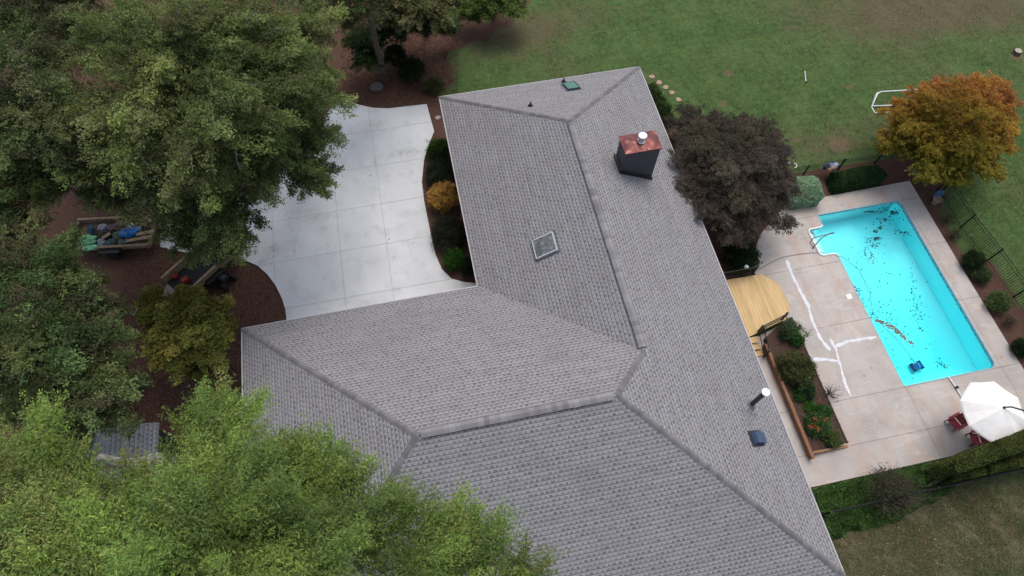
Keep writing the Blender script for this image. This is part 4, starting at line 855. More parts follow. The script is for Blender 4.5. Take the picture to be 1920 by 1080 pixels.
def boxhedge(name, label, cat, x0, x1, y0, y1, h, n, pal, seed, rot=0, leaf=(.07, .04), rnd=.25, group=None, gap=None):
    r = np.random.RandomState(seed); cx, cy = (x0+x1)/2, (y0+y1)/2; lx, ly = (x1-x0)/2, (y1-y0)/2
    o = empty(name, (cx, cy, 0)); tag(o, label, cat, group)
    d = r.normal(size=(n, 3)); d[:, 2] = np.abs(d[:, 2]); u = r.uniform(-1, 1, (n, 3)); u[:, 2] = np.abs(u[:, 2]); f = r.randint(0, 10, n)
    u[f < 5, 2] = 1; s = (f >= 5) & (f < 8); u[s, 1] = np.sign(u[s, 1]); s = f >= 8; u[s, 0] = np.sign(u[s, 0])
    if ly < lx*.5: pass
    P = u*np.array([lx, ly, h]); # round
    ed = np.minimum(lx-np.abs(P[:, 0]), ly-np.abs(P[:, 1])); P[:, 2] -= np.clip(rnd-ed, 0, rnd)**2/rnd*(P[:, 2]/h)*.9
    cr = (np.abs(u[:, 0])**6+np.abs(u[:, 1])**6)**(1/6); P[:, :2] /= np.maximum(cr, 1)[:, None]
    P *= 1-.10*r.random((n, 1))**2; wob = noise3(P, .9, seed)[:, None]*.05; P *= 1+wob
    nr = d/np.linalg.norm(d, axis=1)[:, None]; a = r.normal(size=(n, 3)); a -= nr*(a*nr).sum(1)[:, None]; a /= np.linalg.norm(a, axis=1)[:, None]; e = np.cross(nr, a)
    sz = (.6+.8*r.random(n))[:, None]; l, w_ = leaf[0]*sz/2, leaf[1]*sz/2
    V = np.stack([P-a*l, P+e*w_, P+a*l, P-e*w_], 1); pal = np.array(pal); C = pal[r.randint(0, len(pal), n)]*(1+.25*r.normal(size=(n, 1)))*(1+.15*noise3(P, .5, seed+1)[:, None])
    if gap is not None:
        ok = noise3(P, .22, seed+5) > gap; V, C = V[ok], C[ok]
    quads('foliage', V, np.clip(C, .003, .9), M['leaf'], o)
    b = MB(); rng = random.Random(seed)   # twiggy core
    for i in range(14):
        x = rng.uniform(-lx*.85, lx*.85); y = rng.uniform(-ly*.7, ly*.7); limb(b, (x, y, 0), (x+rng.uniform(-.1, .1), y+rng.uniform(-.1, .1), h*.8), .02, .008, rng, 3, .1)
    b.build('stems', M['bark'], o)
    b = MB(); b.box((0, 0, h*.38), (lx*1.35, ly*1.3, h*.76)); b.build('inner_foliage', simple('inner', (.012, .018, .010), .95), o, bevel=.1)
    return o
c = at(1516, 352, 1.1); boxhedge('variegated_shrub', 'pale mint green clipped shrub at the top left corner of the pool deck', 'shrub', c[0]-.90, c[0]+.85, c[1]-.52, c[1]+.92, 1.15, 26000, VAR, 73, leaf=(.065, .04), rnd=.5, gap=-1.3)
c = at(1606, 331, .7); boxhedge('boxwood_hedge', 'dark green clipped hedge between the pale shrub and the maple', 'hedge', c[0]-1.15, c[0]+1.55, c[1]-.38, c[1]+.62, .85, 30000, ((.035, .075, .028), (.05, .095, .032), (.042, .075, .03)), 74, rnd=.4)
S4 = 'shrubs in the bed along the right fence'
for i, (px, py, r, h, pal, lb, nm) in enumerate([(1825, 487, 20, .75, ((.022, .045, .018), (.03, .055, .02)), 'dark green round shrub, uppermost in the fence bed', 'boxwood_shrub'), (1841, 514, 15, .5, ((.09, .13, .06), (.07, .11, .04)), 'small pale green shrub just under the dark round one in the fence bed', 'azalea_shrub'), (1874, 565, 20, .7, ((.09, .15, .045), (.12, .17, .06)), 'light green shrub halfway down the fence bed', 'azalea_shrub'), (1916, 652, 15, .6, ((.025, .05, .02), (.03, .06, .02)), 'dark green shrub at the right edge of the picture', 'boxwood_shrub')]):
    shrub(nm, lb, 'shrub', px, py, r, h, 7500, S4, 80+i, leaf=(.055, .03), pal=pal, clump=.11, per=40, gap=-1.0, shell=.6)
for i, (px, py, r, lb) in enumerate([(1778, 408, 17, 'brown grey dead shrub beside the pot'), (1790, 440, 16, 'wispy brown shrub between pot and dark round shrub'), (1893, 602, 14, 'wispy brown shrub under the light green one')]):
    shrub('bare_shrub', lb, 'shrub', px, py, r, .5, 700, S4, 90+i, leaf=(.05, .02), pal=((.10, .075, .05), (.07, .07, .04)), clump=.12, per=12, gap=-1.0, stems=26)
shrub('laurel_shrub', 'dark green laurel at the left side of the small shed roof', 'shrub', 190, 838, 36, 2.6, 16000, None, 140, leaf=(.08, .04), pal=((.03, .07, .025), (.04, .085, .03)), clump=.2, per=40, gap=-.8)
# planter shrubs
S5 = 'plants in the raised timber bed'
for i, (px, py, r, h, n_, pal, lb, nm, kk) in enumerate([
    (1490, 622, 24, .9, 4200, ((.045, .075, .03), (.06, .08, .04)), 'loose thin leaved rose shrub at the top of the timber bed', 'rose_shrub', dict(gap=-.1, clump=.16, per=22)),
    (1495, 638, 12, .5, 3500, ((.03, .09, .018), (.04, .10, .02)), 'small bright green bush beside the rose in the timber bed', 'boxwood_shrub', dict(gap=-1)),
    (1493, 690, 38, 1.0, 15000, ((.06, .07, .025), (.075, .075, .028), (.045, .062, .022)), 'large olive spirea shrub in the upper timber bed', 'spirea_shrub', dict(gap=-.9)),
    (1508, 730, 22, .6, 5000, ((.022, .05, .02), (.03, .06, .025)), 'dark green spreading shrub below the olive one', 'laurel_shrub', dict(gap=-.4)),
    (1499, 744, 10, .4, 2500, ((.03, .09, .02), (.04, .11, .02)), 'small round green ball shrub left of the dark spreading one', 'boxwood_shrub', dict(gap=-1)),
    (1517, 764, 9, .35, 2200, ((.035, .11, .02), (.045, .12, .02)), 'smallest bright green ball shrub in the middle of the timber bed', 'boxwood_shrub', dict(gap=-1)),
    (1543, 772, 13, .4, 3000, ((.02, .07, .015), (.03, .08, .02)), 'dark emerald low shrub against the pool side of the bed', 'boxwood_shrub', dict(gap=-1)),
    (1533, 795, 26, .7, 8000, ((.045, .095, .03), (.06, .11, .04), (.05, .09, .03)), 'feathery green shrub with red flowers in the timber bed', 'flower_shrub', dict(gap=-.7)),
    (1560, 824, 16, .45, 4000, ((.05, .09, .025), (.07, .09, .03)), 'low green shrub in the bottom corner of the timber bed', 'azalea_shrub', dict(gap=-.6))]):
    k_ = dict(leaf=(.06, .03), clump=.11, per=40, shell=.6); k_.update(kk)
    s_ = shrub(nm, lb, 'shrub', px, py, r*.88, h+.1, n_, S5, 100+i, pal=tuple(tuple(1.5*q for q in c_) for c_ in pal), **k_)
    if nm == 'flower_shrub':
        fl = [tuple(np.array(at(x+random.Random(j*7+x).gauss(0, 2.5), y+random.Random(j*3+y).gauss(0, 2), .85))-np.array(s_.location)) for (x, y) in ((1533, 805), (1548, 787), (1528, 786), (1522, 800)) for j in range(14)]
        leaf_scatter('flowers', fl, (.025, .045), [(.5, .06, .03), (.42, .10, .05)], M['leaf'], seed=8, parent=s_)
shrub('bare_shrub', 'thin leafless twiggy shrub on the pool side of the timber bed', 'shrub', 1562, 735, 22, .6, 200, None, 120, leaf=(.04, .02), pal=((.12, .07, .05),), clump=.1, per=5, stems=26)
# ivy ground cover and south hedge
def groundcover(name, label, poly, n, h, pal, seed, leaf=(.09, .06)):
    r = np.random.RandomState(seed); P_ = np.array(poly); lo, hi = P_.min(0), P_.max(0); X = r.uniform(lo[0], hi[0], n*2); Y = r.uniform(lo[1], hi[1], n*2)
    sdv = sdist(X, Y, poly)+.12*pat(X, Y, 1.0, seed); ok = sdv > 0; X, Y, sdv = X[ok][:n], Y[ok][:n], sdv[ok][:n]
    Z = np.minimum(h, .08+sdv*1.2)*(.55+.45*r.random(len(X)))*(.8+.3*pat(X, Y, .8, seed+1)); Z = np.maximum(Z, .02)
    V, C, K = None, None, None; N = len(X); nr = r.normal(size=(N, 3))*.5; nr[:, 2] = 1; nr /= np.linalg.norm(nr, axis=1)[:, None]
    a = r.normal(size=(N, 3)); a -= nr*(a*nr).sum(1)[:, None]; a /= np.linalg.norm(a, axis=1)[:, None]; e = np.cross(nr, a); s = (.6+.8*r.random(N))[:, None]; P = np.stack([X, Y, Z], 1)
    V = np.stack([P-a*leaf[0]*s/2, P+e*leaf[1]*s/2, P+a*leaf[0]*s/2, P-e*leaf[1]*s/2], 1); pal = np.array(pal)
    C = pal[r.randint(0, len(pal), N)]*(1+.28*r.normal(size=(N, 1)))*(1+.25*pat(X, Y, .6, seed+2)[:, None])
    o = quads(name, V, np.clip(C, .003, .9), M['leaf']); tag(o, label, 'ground cover', kind='stuff')
groundcover('ivy_ground_cover', 'green ivy ground cover between the pool deck edge and black fence', [(10.2, -20.45), (16.6, -20.45), (17.2, -20.7), (17.0, -21.6), (14.5, -22.2), (10.2, -22.4)], 30000, .32, ((.05, .10, .025), (.065, .125, .03), (.035, .075, .02)), 130)
H = ((.085, .13, .035), (.12, .15, .04), (.065, .105, .03), (.13, .10, .04))
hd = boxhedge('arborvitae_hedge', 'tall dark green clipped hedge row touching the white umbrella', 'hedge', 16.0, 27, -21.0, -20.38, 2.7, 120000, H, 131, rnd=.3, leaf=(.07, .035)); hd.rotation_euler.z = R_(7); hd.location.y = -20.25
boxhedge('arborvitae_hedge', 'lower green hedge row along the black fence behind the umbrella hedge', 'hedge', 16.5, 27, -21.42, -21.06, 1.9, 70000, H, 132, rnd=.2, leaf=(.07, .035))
o = shrub('crape_myrtle_shrub', 'tall bare twiggy crape myrtle growing out of the ivy by the pool deck', 'shrub', 1672, 922, 46, 1.3, 5000, None, 133, leaf=(.06, .03), pal=((.07, .09, .04), (.10, .09, .06)), clump=.2, per=10, gap=-.3, stems=10)
b = MB(); rng = random.Random(3)
for i in range(46):
    a = rng.uniform(0, 6.28); r0 = rng.uniform(.1, .3); r1 = rng.uniform(.3, 1.3); z1 = rng.uniform(1.0, 2.6)
    e = Vector((r1*math.cos(a), r1*math.sin(a)*.8, z1)); tp = limb(b, (r0*math.cos(a), r0*math.sin(a), 0), e, .008, .003, rng, 6, .1)
    for j in range(4): q0 = Vector(tp[rng.randint(2, 5)]); limb(b, q0, q0+(e*.2+Vector((rng.gauss(0, .16), rng.gauss(0, .16), rng.uniform(0, .2)))), .005, .002, rng, 3, .15)
b.build('branches', simple('twig_brown', (.14, .10, .085), .9), o)

# ------------------------------------------------------------------ timber bed
bed = empty('raised_bed', (12.7, -17, 0)); tag(bed, 'long brown timber edged planting bed between the house walkway and the pool deck', 'planter')
bedp = [(11.95, -19.12), (13.62, -19.06), (13.62, -13.3), (13.0, -13.55), (12.0, -14.1)]
bedz = [.34, .10, .10, .20, .34]
b = MB(); b.prism(bedp, .05, bedz)
mu = NT('mulch', .95, .1); mn = mu.noise(mu.pos(), 25, 5, .7); mn2 = mu.noise(mu.pos(), 3, 3); mu.col(mu.mix(mu.ramp(mn, [(.3, 0), (.7, 1)]), (.035, .02, .015), (.12, .078, .06))); mu.bump(mn, .05); put(b, 'soil', mu.m, bed)
tb_ = NT('timber', .8, .2); tv = tb_.noise(tb_.scalevec(tb_.pos(), (9, .8, 9)), 2, 5, .6); tb_.col(tb_.mix(tb_.ramp(tv, [(.3, 0), (.7, 1)]), (.13, .065, .038), (.30, .165, .095))); tb_.bump(tv, .006)
for z_ in (.16, .30):
    b = MB(); b.box((11.88, -16.9, z_+.08), (.14, 4.6+.4, .135)); put(b, 'timber', tb_.m, bed, bevel=.01)
tb2 = NT('timber_cross', .8, .2); tv = tb2.noise(tb2.scalevec(tb2.pos(), (.8, 9, 9)), 2, 5, .6); tb2.col(tb2.mix(tb2.ramp(tv, [(.3, 0), (.7, 1)]), (.15, .075, .045), (.33, .19, .11)))
b = MB(); b.prism([(11.80, -19.24), (13.60, -19.24), (13.60, -19.13), (11.80, -19.13)], .06, [.40, .14, .14, .40]); put(b, 'timber', tb2.m, bed, bevel=.01)
b = MB(); b.box((13.66, -16.2, .10), (.05, 5.75, .05)); put(b, 'edging', simple('edging', (.05, .045, .04), .8), bed)
# ------------------------------------------------------------------ wooden deck
deck = empty('wooden_deck', (12, -12.5, 0)); tag(deck, 'new yellow pine deck with clipped corners beside the house wall', 'deck')
pine = NT('pine', .7, .25); pn = pine.noise(pine.scalevec(pine.pos(), (14, .9, 1)), 1.6, 5, .6)
sx = pine.n('ShaderNodeSeparateXYZ'); pine.l(pine.pos(), sx.inputs[0]); bid = pine.n('ShaderNodeTexWhiteNoise', noise_dimensions='1D'); pine.l(pine.math('FLOOR', pine.math('DIVIDE', sx.outputs[0], .14)), bid.inputs['W'])
pc_ = pine.mix(pine.ramp(pn, [(.3, 0), (.7, 1)]), (.50, .34, .15), (.68, .49, .25)); pc_ = pine.mix(1, pc_, pine.ramp(bid.outputs['Value'], [(0, .80), (1, 1.1)]), 'MULTIPLY'); pine.col(pc_)
DP = [(9.7, -11.08), (12.95, -11.12), (13.55, -11.75), (13.62, -12.95), (13.1, -13.5), (11.3, -13.95), (9.7, -13.95)]
def clipx(poly, x0, x1):
    def cut(p, x, keep):
        r = []
        for i in range(len(p)):
            a, c = p[i], p[(i+1) % len(p)]; ia, ic = keep(a[0]), keep(c[0])
            if ia: r.append(a)
            if ia != ic: f = (x-a[0])/(c[0]-a[0]); r.append((x, a[1]+(c[1]-a[1])*f))
        return r
    p = cut(poly, x0, lambda v: v >= x0)
    return cut(p, x1, lambda v: v <= x1) if p else p
b = MB(); x = 9.8
while x < 13.62:
    p = clipx(DP, x, x+.134)
    if len(p) > 2: b.prism(p, .42, .45)
    x += .14
put(b, 'deck_boards', pine.m, deck)
b = MB(); ip = inset([DP[i] for i in range(7)], .06) if False else [(9.8, -11.16), (12.9, -11.2), (13.47, -11.8), (13.54, -12.9), (13.05, -13.42), (11.3, -13.87), (9.8, -13.87)]
b.prism(ip, .05, .415); put(b, 'deck_skirt', pine.m, deck)
for k in range(3):
    b = MB(); b.box((10.95-.0, -14.10-.28*k, .36-.12*k), (1.5, .27, .04)); b.box((10.95, -13.99-.28*k, .28-.12*k), (1.5, .03, .13)); put(b, 'stair_tread', pine.m, deck, bevel=.006)
M['black'] = simple('black_metal', (.014, .014, .016), .45, var=.2)
def railing(pts_, label, h=.9, z0=.45, parent=None, bal=.11):
    r = empty('deck_railing', pts_[0]); tag(r, label, 'railing')
    B = Vector(pts_[0])
    for i, p in enumerate(pts_):
        q = Vector(p)-B; b = MB(); b.box(q+Vector((0, 0, h/2)), (.07, .07, h)); b.box(q+Vector((0, 0, h+.02)), (.09, .09, .04)); b.build('post', M['black'], r)
    for i in range(len(pts_)-1):
        a, c = Vector(pts_[i])-B, Vector(pts_[i+1])-B; b = MB()
        b.tube([a+Vector((0, 0, h-.06)), c+Vector((0, 0, h-.06))], .024, 6); b.tube([a+Vector((0, 0, .1)), c+Vector((0, 0, .1))], .018, 6)
        n_ = int((c-a).length/bal)
        for k in range(1, n_): p = a.lerp(c, k/n_); b.tube([p+Vector((0, 0, .1)), p+Vector((0, 0, h-.06))], .010, 5)
        b.build('rail_panel', M['black'], r)
railing([(11.75, -13.80, .45), (13.0, -13.45, .45)], 'black metal railing along the lower edge of the pine deck', h=.62)
railing([(11.72, -13.92, .45), (11.72, -14.85, .08)], 'black metal stair railing descending beside the pine deck steps', h=.75, z0=0)
railing([(10.9, -11.05, .45), (12.55, -11.05, .45)], 'black metal railing between the pine deck and the dark bush', h=.75)
# ------------------------------------------------------------------ fences
def fence(pts_, label, h=1.15, post=1.9, bal=.11, rt=.016):
    r = empty('metal_fence', (*pts_[0], 0)); tag(r, label, 'fence', 'black metal fences round the pool'); B = Vector((*pts_[0], 0))
    for i in range(len(pts_)-1):
        a, c = Vector((*pts_[i], 0))-B, Vector((*pts_[i+1], 0))-B; L_ = (c-a).length; n_ = max(1, round(L_/post))
        for k in range(n_+(i == len(pts_)-2)):
            p = a.lerp(c, k/n_); b = MB(); b.box(p+Vector((0, 0, h/2)), (.06, .06, h+.05)); b.box(p+Vector((0, 0, h+.045)), (.08, .08, .03)); b.build('post', M['black'], r)
        for k in range(n_):
            p, q = a.lerp(c, k/n_), a.lerp(c, (k+1)/n_); b = MB()
            for z_ in (.12, h-.2, h-.03): b.tube([p+Vector((0, 0, z_)), q+Vector((0, 0, z_))], rt if z_ > h-.1 else .016, 4)
            m_ = int((q-p).length/bal)
            for j in range(1, m_): s_ = p.lerp(q, j/m_); b.tube([s_+Vector((0, 0, .06)), s_+Vector((0, 0, h))], .009, 4, cap=False)
            b.build('panel', M['black'], r)
fence([(23.62, -8.4), (23.62, -10.45), (23.85, -12.42), (24.0, -14.4), (24.1, -18.5), (24.1, -21.4)], 'black picket fence right of the pool between bed and lawn', h=1.15)
fence([(15.6, -5.95), (17.45, -5.95), (19.38, -5.95), (21.3, -6.03), (23.4, -6.05), (23.6, -8.2)], 'black picket fence behind the clipped hedge above the pool', h=.75, bal=.13)
fence([(11.4, -21.48), (20.2, -21.47), (26, -21.47)], 'black picket fence below the pool deck in the ivy', h=1.0, post=2.2, rt=.034)
# ------------------------------------------------------------------ umbrella
uc = at(1864, 772, 2.25); um = empty('patio_umbrella', (uc[0], uc[1], 0)); tag(um, 'large cream white cantilever umbrella on the pool deck at the right edge', 'umbrella')
ur = 1.28; b = MB(); rings = []
for j, (rr, zz_) in enumerate([(0.001, 2.80), (.3, 2.70), (.7, 2.54), (1.0, 2.40), (1.24, 2.27), (1.28, 2.22)]):
    ring = []
    for k in range(32):
        a = 2*math.pi*(k+.5*0)/32+.25; seg_ = (k % 4)/4; sc_ = math.cos(math.pi/8)/math.cos((seg_-.5)*math.pi/4) if True else 1
        sag_ = (1-math.cos((seg_)*2*math.pi))*.5*.05*(rr/ur)
        ring.append((rr*sc_*math.cos(a), rr*sc_*math.sin(a), zz_-sag_+ .05*rr*math.cos(a-2.2)))
    rings.append(ring)
vs = [p for r_ in rings for p in r_]; b.add(vs, [(j*32+k, j*32+(k+1) % 32, (j+1)*32+(k+1) % 32, (j+1)*32+k) for j in range(5) for k in range(32)])
o = b.build('canopy', simple('canvas', (.80, .78, .74), .9, var=.05, scale=3), um); so2 = o.modifiers.new('thick', 'SOLIDIFY'); so2.thickness = .006
for k in range(8):
    a = 2*math.pi*k/8+.25; b = MB(); b.tube([(.05*math.cos(a), .05*math.sin(a), 2.72), (1.22*math.cos(a), 1.22*math.sin(a), 2.20)], .010, 5); b.build('rib', M['black'], um)
b = MB(); b.lathe((0, 0, 2.78), [(.05, -.1), (.05, .04), (.03, .09), (.001, .10)], 12); b.build('hub', M['black'], um)
b = MB(); b.tube([(0, 0, 2.86), (.15, -.05, 2.96), (.45, -.25, 3.0), (.8, -.5, 2.95), (1.2, -.85, 2.7), (1.45, -1.05, 2.2), (1.5, -1.1, 1.2), (1.5, -1.1, .1)], .03, 10); b.build('mast', M['black'], um, smooth=True)
b = MB(); b.box((1.5, -1.1, .06), (.8, .06, .08)); b.box((1.5, -1.1, .10), (.06, .8, .05)); b.build('base', M['black'], um)
# ------------------------------------------------------------------ adirondack chairs
redm = simple('red_plastic', (.22, .03, .045), .5, var=.12)
def adirondack(loc_, rz, label):
    o = empty('adirondack_chair', loc_, rz); o.scale = (.78, .78, .78); tag(o, label, 'chair', 'red adirondack chairs by the umbrella')
    for i in range(5):
        b = MB(); x = (i-2)*.105; top_ = .92-.035*abs(i-2)**1.4
        b.box(0, (.101, .02, top_-.2), M=Matrix.Translation((x, -.18, .24)) @ Matrix.Rotation(R_(22), 4, 'X') @ Matrix.Translation((0, 0, (top_-.2)/2))); b.build('back_slat', redm, o, bevel=.006)
    for i in range(5):
        b = MB(); b.box(0, (.52, .100, .02), M=Matrix.Translation((0, .36-.105*i, .36-.03*i)) @ Matrix.Rotation(R_(15), 4, 'X')); b.build('seat_slat', redm, o, bevel=.006)
    for s in (-1, 1):
        b = MB(); b.box((s*.32, .06, .55), (.13, .72, .025)); b.build('armrest', redm, o, bevel=.02)
        b = MB(); b.box((s*.29, .33, .27), (.035, .10, .54)); b.build('front_leg', redm, o, bevel=.006)
        b = MB(); b.box(0, (.035, .95, .10), M=Matrix.Translation((s*.265, -.05, .22)) @ Matrix.Rotation(R_(17), 4, 'X')); b.build('rear_leg', redm, o, bevel=.006)
    b = MB(); b.box((0, -.28, .50), (.56, .03, .07)); b.build('back_brace', redm, o)
    return o
c = at(1796, 790, .4); adirondack((c[0], c[1], .08), R_(104), 'red adirondack chair standing further up beside the umbrella')
c = at(1836, 822, .4); adirondack((c[0], c[1], .08), R_(78), 'red adirondack chair half under the umbrella against the hedge')
# ------------------------------------------------------------------ lawn objects
gm = simple('goal_white', (.78, .80, .80), .4, var=.06)
go = empty('soccer_goal', (23.0, -2.0, 0)); tag(go, 'white tube soccer goal frame without net on the lawn beside the maple', 'soccer goal')
g = lambda x, y, z: Vector(at(x, y, z))-Vector((23.0, -2.0, 0))
a0 = g(1640, 212, .03); a1 = g(1634, 200, .03); a2 = g(1646, 175, .03)
b = MB(); b.tube([g(1715, 208, .03), a0+Vector((.1, 0, 0)), a0, a1, a1+(a2-a1)*.5, a2, g(1652, 172, .03), g(1720, 168, .03)], .032, 8); b.build('ground_frame', gm, go, smooth=True)
b = MB(); b.tube([a1, g(1641, 180, .45)], .026, 8); b.build('side_brace', gm, go)
b = MB(); b.tube([g(1641, 180, .45), g(1646, 173, .05)], .024, 8); b.build('side_post', gm, go)
b = MB(); b.tube([a1+Vector((.0, .0, 0.05)), g(1715, 196, .05)], .03, 8); b.build('crossbar', gm, go)
p = Vector(at(1511, 155, 0)); q = Vector(at(1509, 133, .12)); st_ = empty('lawn_stake', p); tag(st_, 'white plastic stake lying in the middle of the lawn', 'stake')
b = MB(); b.tube([(0, 0, .03), q-p], .022, 8); b.build('tube', gm, st_); b = MB(); b.lathe((0, 0, 0), [(.05, 0), (.05, .06), (.03, .08)], 10); b.build('socket', M['black'], st_)
c = at(1905, 100, 0); sm_ = empty('tree_stump', c); tag(sm_, 'pale round tree stump in bare red soil near the right edge of the lawn', 'stump')
b = MB(); b.lathe((0, 0, 0), [(.26, 0), (.22, .08), (.20, .2)], 14); b.build('bark', M['bark'], sm_); b = MB(); b.lathe((0, 0, .2), [(.195, 0), (.19, .012), (.001, .014)], 14); b.build('cut_face', simple('cutwood', (.38, .33, .27), .8), sm_)
stonem = simple('flagstone', (.36, .24, .18), .85, var=.2, scale=6)
def stone(px, py, r, lb, mat, grp=None, h=.05, name='stepping_stone', seed=0):
    rng = random.Random(seed+int(px)); c = at(px, py, 0); p = []
    for k in range(11): a = 6.283*k/11; rr = r*rng.uniform(.82, 1.12); p.append((c[0]+rr*math.cos(a), c[1]+rr*.9*math.sin(a)))
    b = MB(); b.prism(p, 0, h); o = b.build(name, mat, bevel=.015); tag(o, lb, 'stone', grp); return o
for i, (x, y, lb) in enumerate([(1222, 144, 'first'), (1236, 155, 'second'), (1248, 164, 'third'), (1260, 174, 'fourth'), (1272, 187, 'fifth')]):
    stone(x, y, .17, lb+' pinkish round stepping stone counted from the top right roof corner', stonem, 'stepping stones on the lawn', .035)
stone(821, 221, .16, 'single round pale stepping stone between driveway and roof', simple('palestone', (.30, .26, .23), .85), None, .04)
stone(707, 166, .38, 'flat grey boulder in the leaf litter beside the bare trunk', simple('greyrock', (.10, .10, .095), .9), None, .14, 'rock', 3)
# deck lamp, pot, bundle on the fence, hoop
c = at(1398, 503, .95); lm = empty('garden_lamp', (c[0], c[1], 0)); tag(lm, 'small white globe garden lamp poking out of the dark bush by the deck', 'lamp')
b = MB(); b.tube([(0, 0, 0), (0, 0, .98)], .02, 8); b.build('pole', M['black'], lm); b = MB(); b.lathe((0, 0, 1.06), [(.001, -.1), (.07, -.08), (.11, 0), (.07, .08), (.001, .1)], 16); b.build('globe', simple('globe', (.5, .58, .62), .3, var=.25, scale=20), lm, smooth=True)
c = at(1751, 381, 0); pt = empty('plant_pot', c); tag(pt, 'round tan clay pot in the bed beside the right deck corner', 'pot')
b = MB(); b.lathe((0, 0, 0), [(.12, 0), (.17, .28), (.20, .30), (.20, .35), (.16, .35), (.15, .26), (.001, .26)], 18); b.build('bowl', simple('clay', (.33, .24, .18), .8), pt)
shp = at(1762, 362, .45); b = MB()
def crumple(b, c, s, rng, nseg=10):
    vs = []; fs = []
    for i in range(nseg+1):
        th = math.pi*i/nseg
        for k in range(nseg*2):
            ph = math.pi*k/nseg; r = 1+rng.uniform(-.16, .16); vs.append((c[0]+s[0]*r*math.sin(th)*math.cos(ph), c[1]+s[1]*r*math.sin(th)*math.sin(ph), c[2]+s[2]*r*math.cos(th)))
    for i in range(nseg):
        for k in range(nseg*2): fs.append((i*nseg*2+k, (i+1)*nseg*2+k, (i+1)*nseg*2+(k+1) % (nseg*2), i*nseg*2+(k+1) % (nseg*2)))
    b.add(vs, fs)
b = MB(); crumple(b, (shp[0], shp[1], .35), (.22, .13, .3), random.Random(4)); tag(b.build('blue_bag', simple('blueplastic', (.06, .13, .24), .5)), 'blue plastic bag standing above the clay pot', 'bag')  # blue object of unknown kind, shaped as a crumpled bag
c = at(1557, 314, .55); bd = empty('towel_bundle', (c[0], c[1], 0)); tag(bd, 'crumpled blue white and tan towels bundled over the fence by the pale shrub', 'towels')
for i, (dx, dy, col_, s) in enumerate([(-.22, .02, (.03, .04, .07), (.2, .16, .16)), (.08, .14, (.07, .13, .28), (.22, .1, .12)), (.05, -.05, (.38, .30, .28), (.2, .14, .14)), (-.1, -.14, (.30, .17, .10), (.2, .1, .12)), (.24, .0, (.35, .38, .48), (.16, .18, .14)), (.30, -.1, (.03, .04, .06), (.1, .1, .16)), (-.02, .03, (.45, .45, .5), (.1, .1, .2))]):
    b = MB(); crumple(b, (dx, dy, .62), s, random.Random(i+20), 9); b.build('towel', simple('towel%d' % i, col_, .9, var=.35, scale=14), bd)
b = MB(); c = at(1478, 314, .05); b.tube([(c[0]+.42*math.cos(a/8*3.1416), c[1]+.2*math.sin(a/8*3.1416), .15) for a in range(17)], .018, 6); tag(b.build('white_hoop', gm), 'thin white hoop on the grass against the purple tree', 'hoop')
# ------------------------------------------------------------------ shed
sh = empty('shed', (-14.2, -14.8, 0)); tag(sh, 'small grey shingled shed mostly hidden under the bright bottom left tree', 'shed')
b = MB(); sx0, sx1, sy0, sy1, sz0 = -15.7, -12.9, -17.2, -13.35, 2.2; sxm = (sx0+sx1)/2; szm = sz0+.75
def uvp(pts_, f): return [[f(p) for p in pts_]]
pl1 = [(sx1, sy0, sz0), (sx1, sy1, sz0), (sxm, sy1, szm), (sxm, sy0, szm)]; pl2 = [(sx0, sy1, sz0), (sx0, sy0, sz0), (sxm, sy0, szm), (sxm, sy1, szm)]
for p in (pl1, pl2): b.add(p, [(0, 1, 2, 3)], uv=[[(q_[1]+70, (q_[2]-sz0)*2.1) for q_ in p]])
put(b, 'roof', M['shingle'], sh)
b = MB(); b.prism([(sx0+.15, sy0+.15), (sx1-.15, sy0+.15), (sx1-.15, sy1-.15), (sx0+.15, sy1-.15)], 0, sz0-.01)
for yy in (sy0+.15, sy1-.15): b.add([(sx0+.15, yy, sz0-.01), (sx1-.15, yy, sz0-.01), (sxm, yy, szm-.06)], [(0, 1, 2)])
put(b, 'wall', simple('shed_wood', (.035, .035, .04), .8), sh)
b = MB()
for s_ in (sx0, sx1): b.box((s_, (sy0+sy1)/2, sz0-.04), (.03, sy1-sy0, .07))
put(b, 'fascia', simple('shed_trim', (.30, .32, .36), .5), sh)
c = at(303, 842, .3); bu = empty('bucket', (c[0], c[1], 0)); tag(bu, 'orange bucket on the ground beside the shed', 'bucket')
b = MB(); b.lathe((0, 0, 0), [(.13, 0), (.16, .36), (.17, .38), (.15, .38), (.12, .03), (.001, .03)], 16); b.build('pail', simple('orange', (.60, .13, .05), .5), bu); b = MB(); b.tube([(.16*math.cos(R_(a)), 0, .37+.14*math.sin(R_(a))) for a in range(0, 181, 20)], .006, 5); b.build('handle', M['black'], bu)
c = at(379, 840, .5); b = MB(); b.box((c[0], c[1], .45), (.42, .46, .9)); gb = b.build('green_bin', simple('greenbin', (.02, .09, .075), .5), bevel=.04); tag(gb, 'dark green bin glimpsed through the leaves between shed and house', 'bin')
b = MB(); b.box((c[0], c[1], .93), (.46, .50, .05)); b.build('lid', simple('greenlid', (.03, .12, .10), .5), gb, bevel=.02)
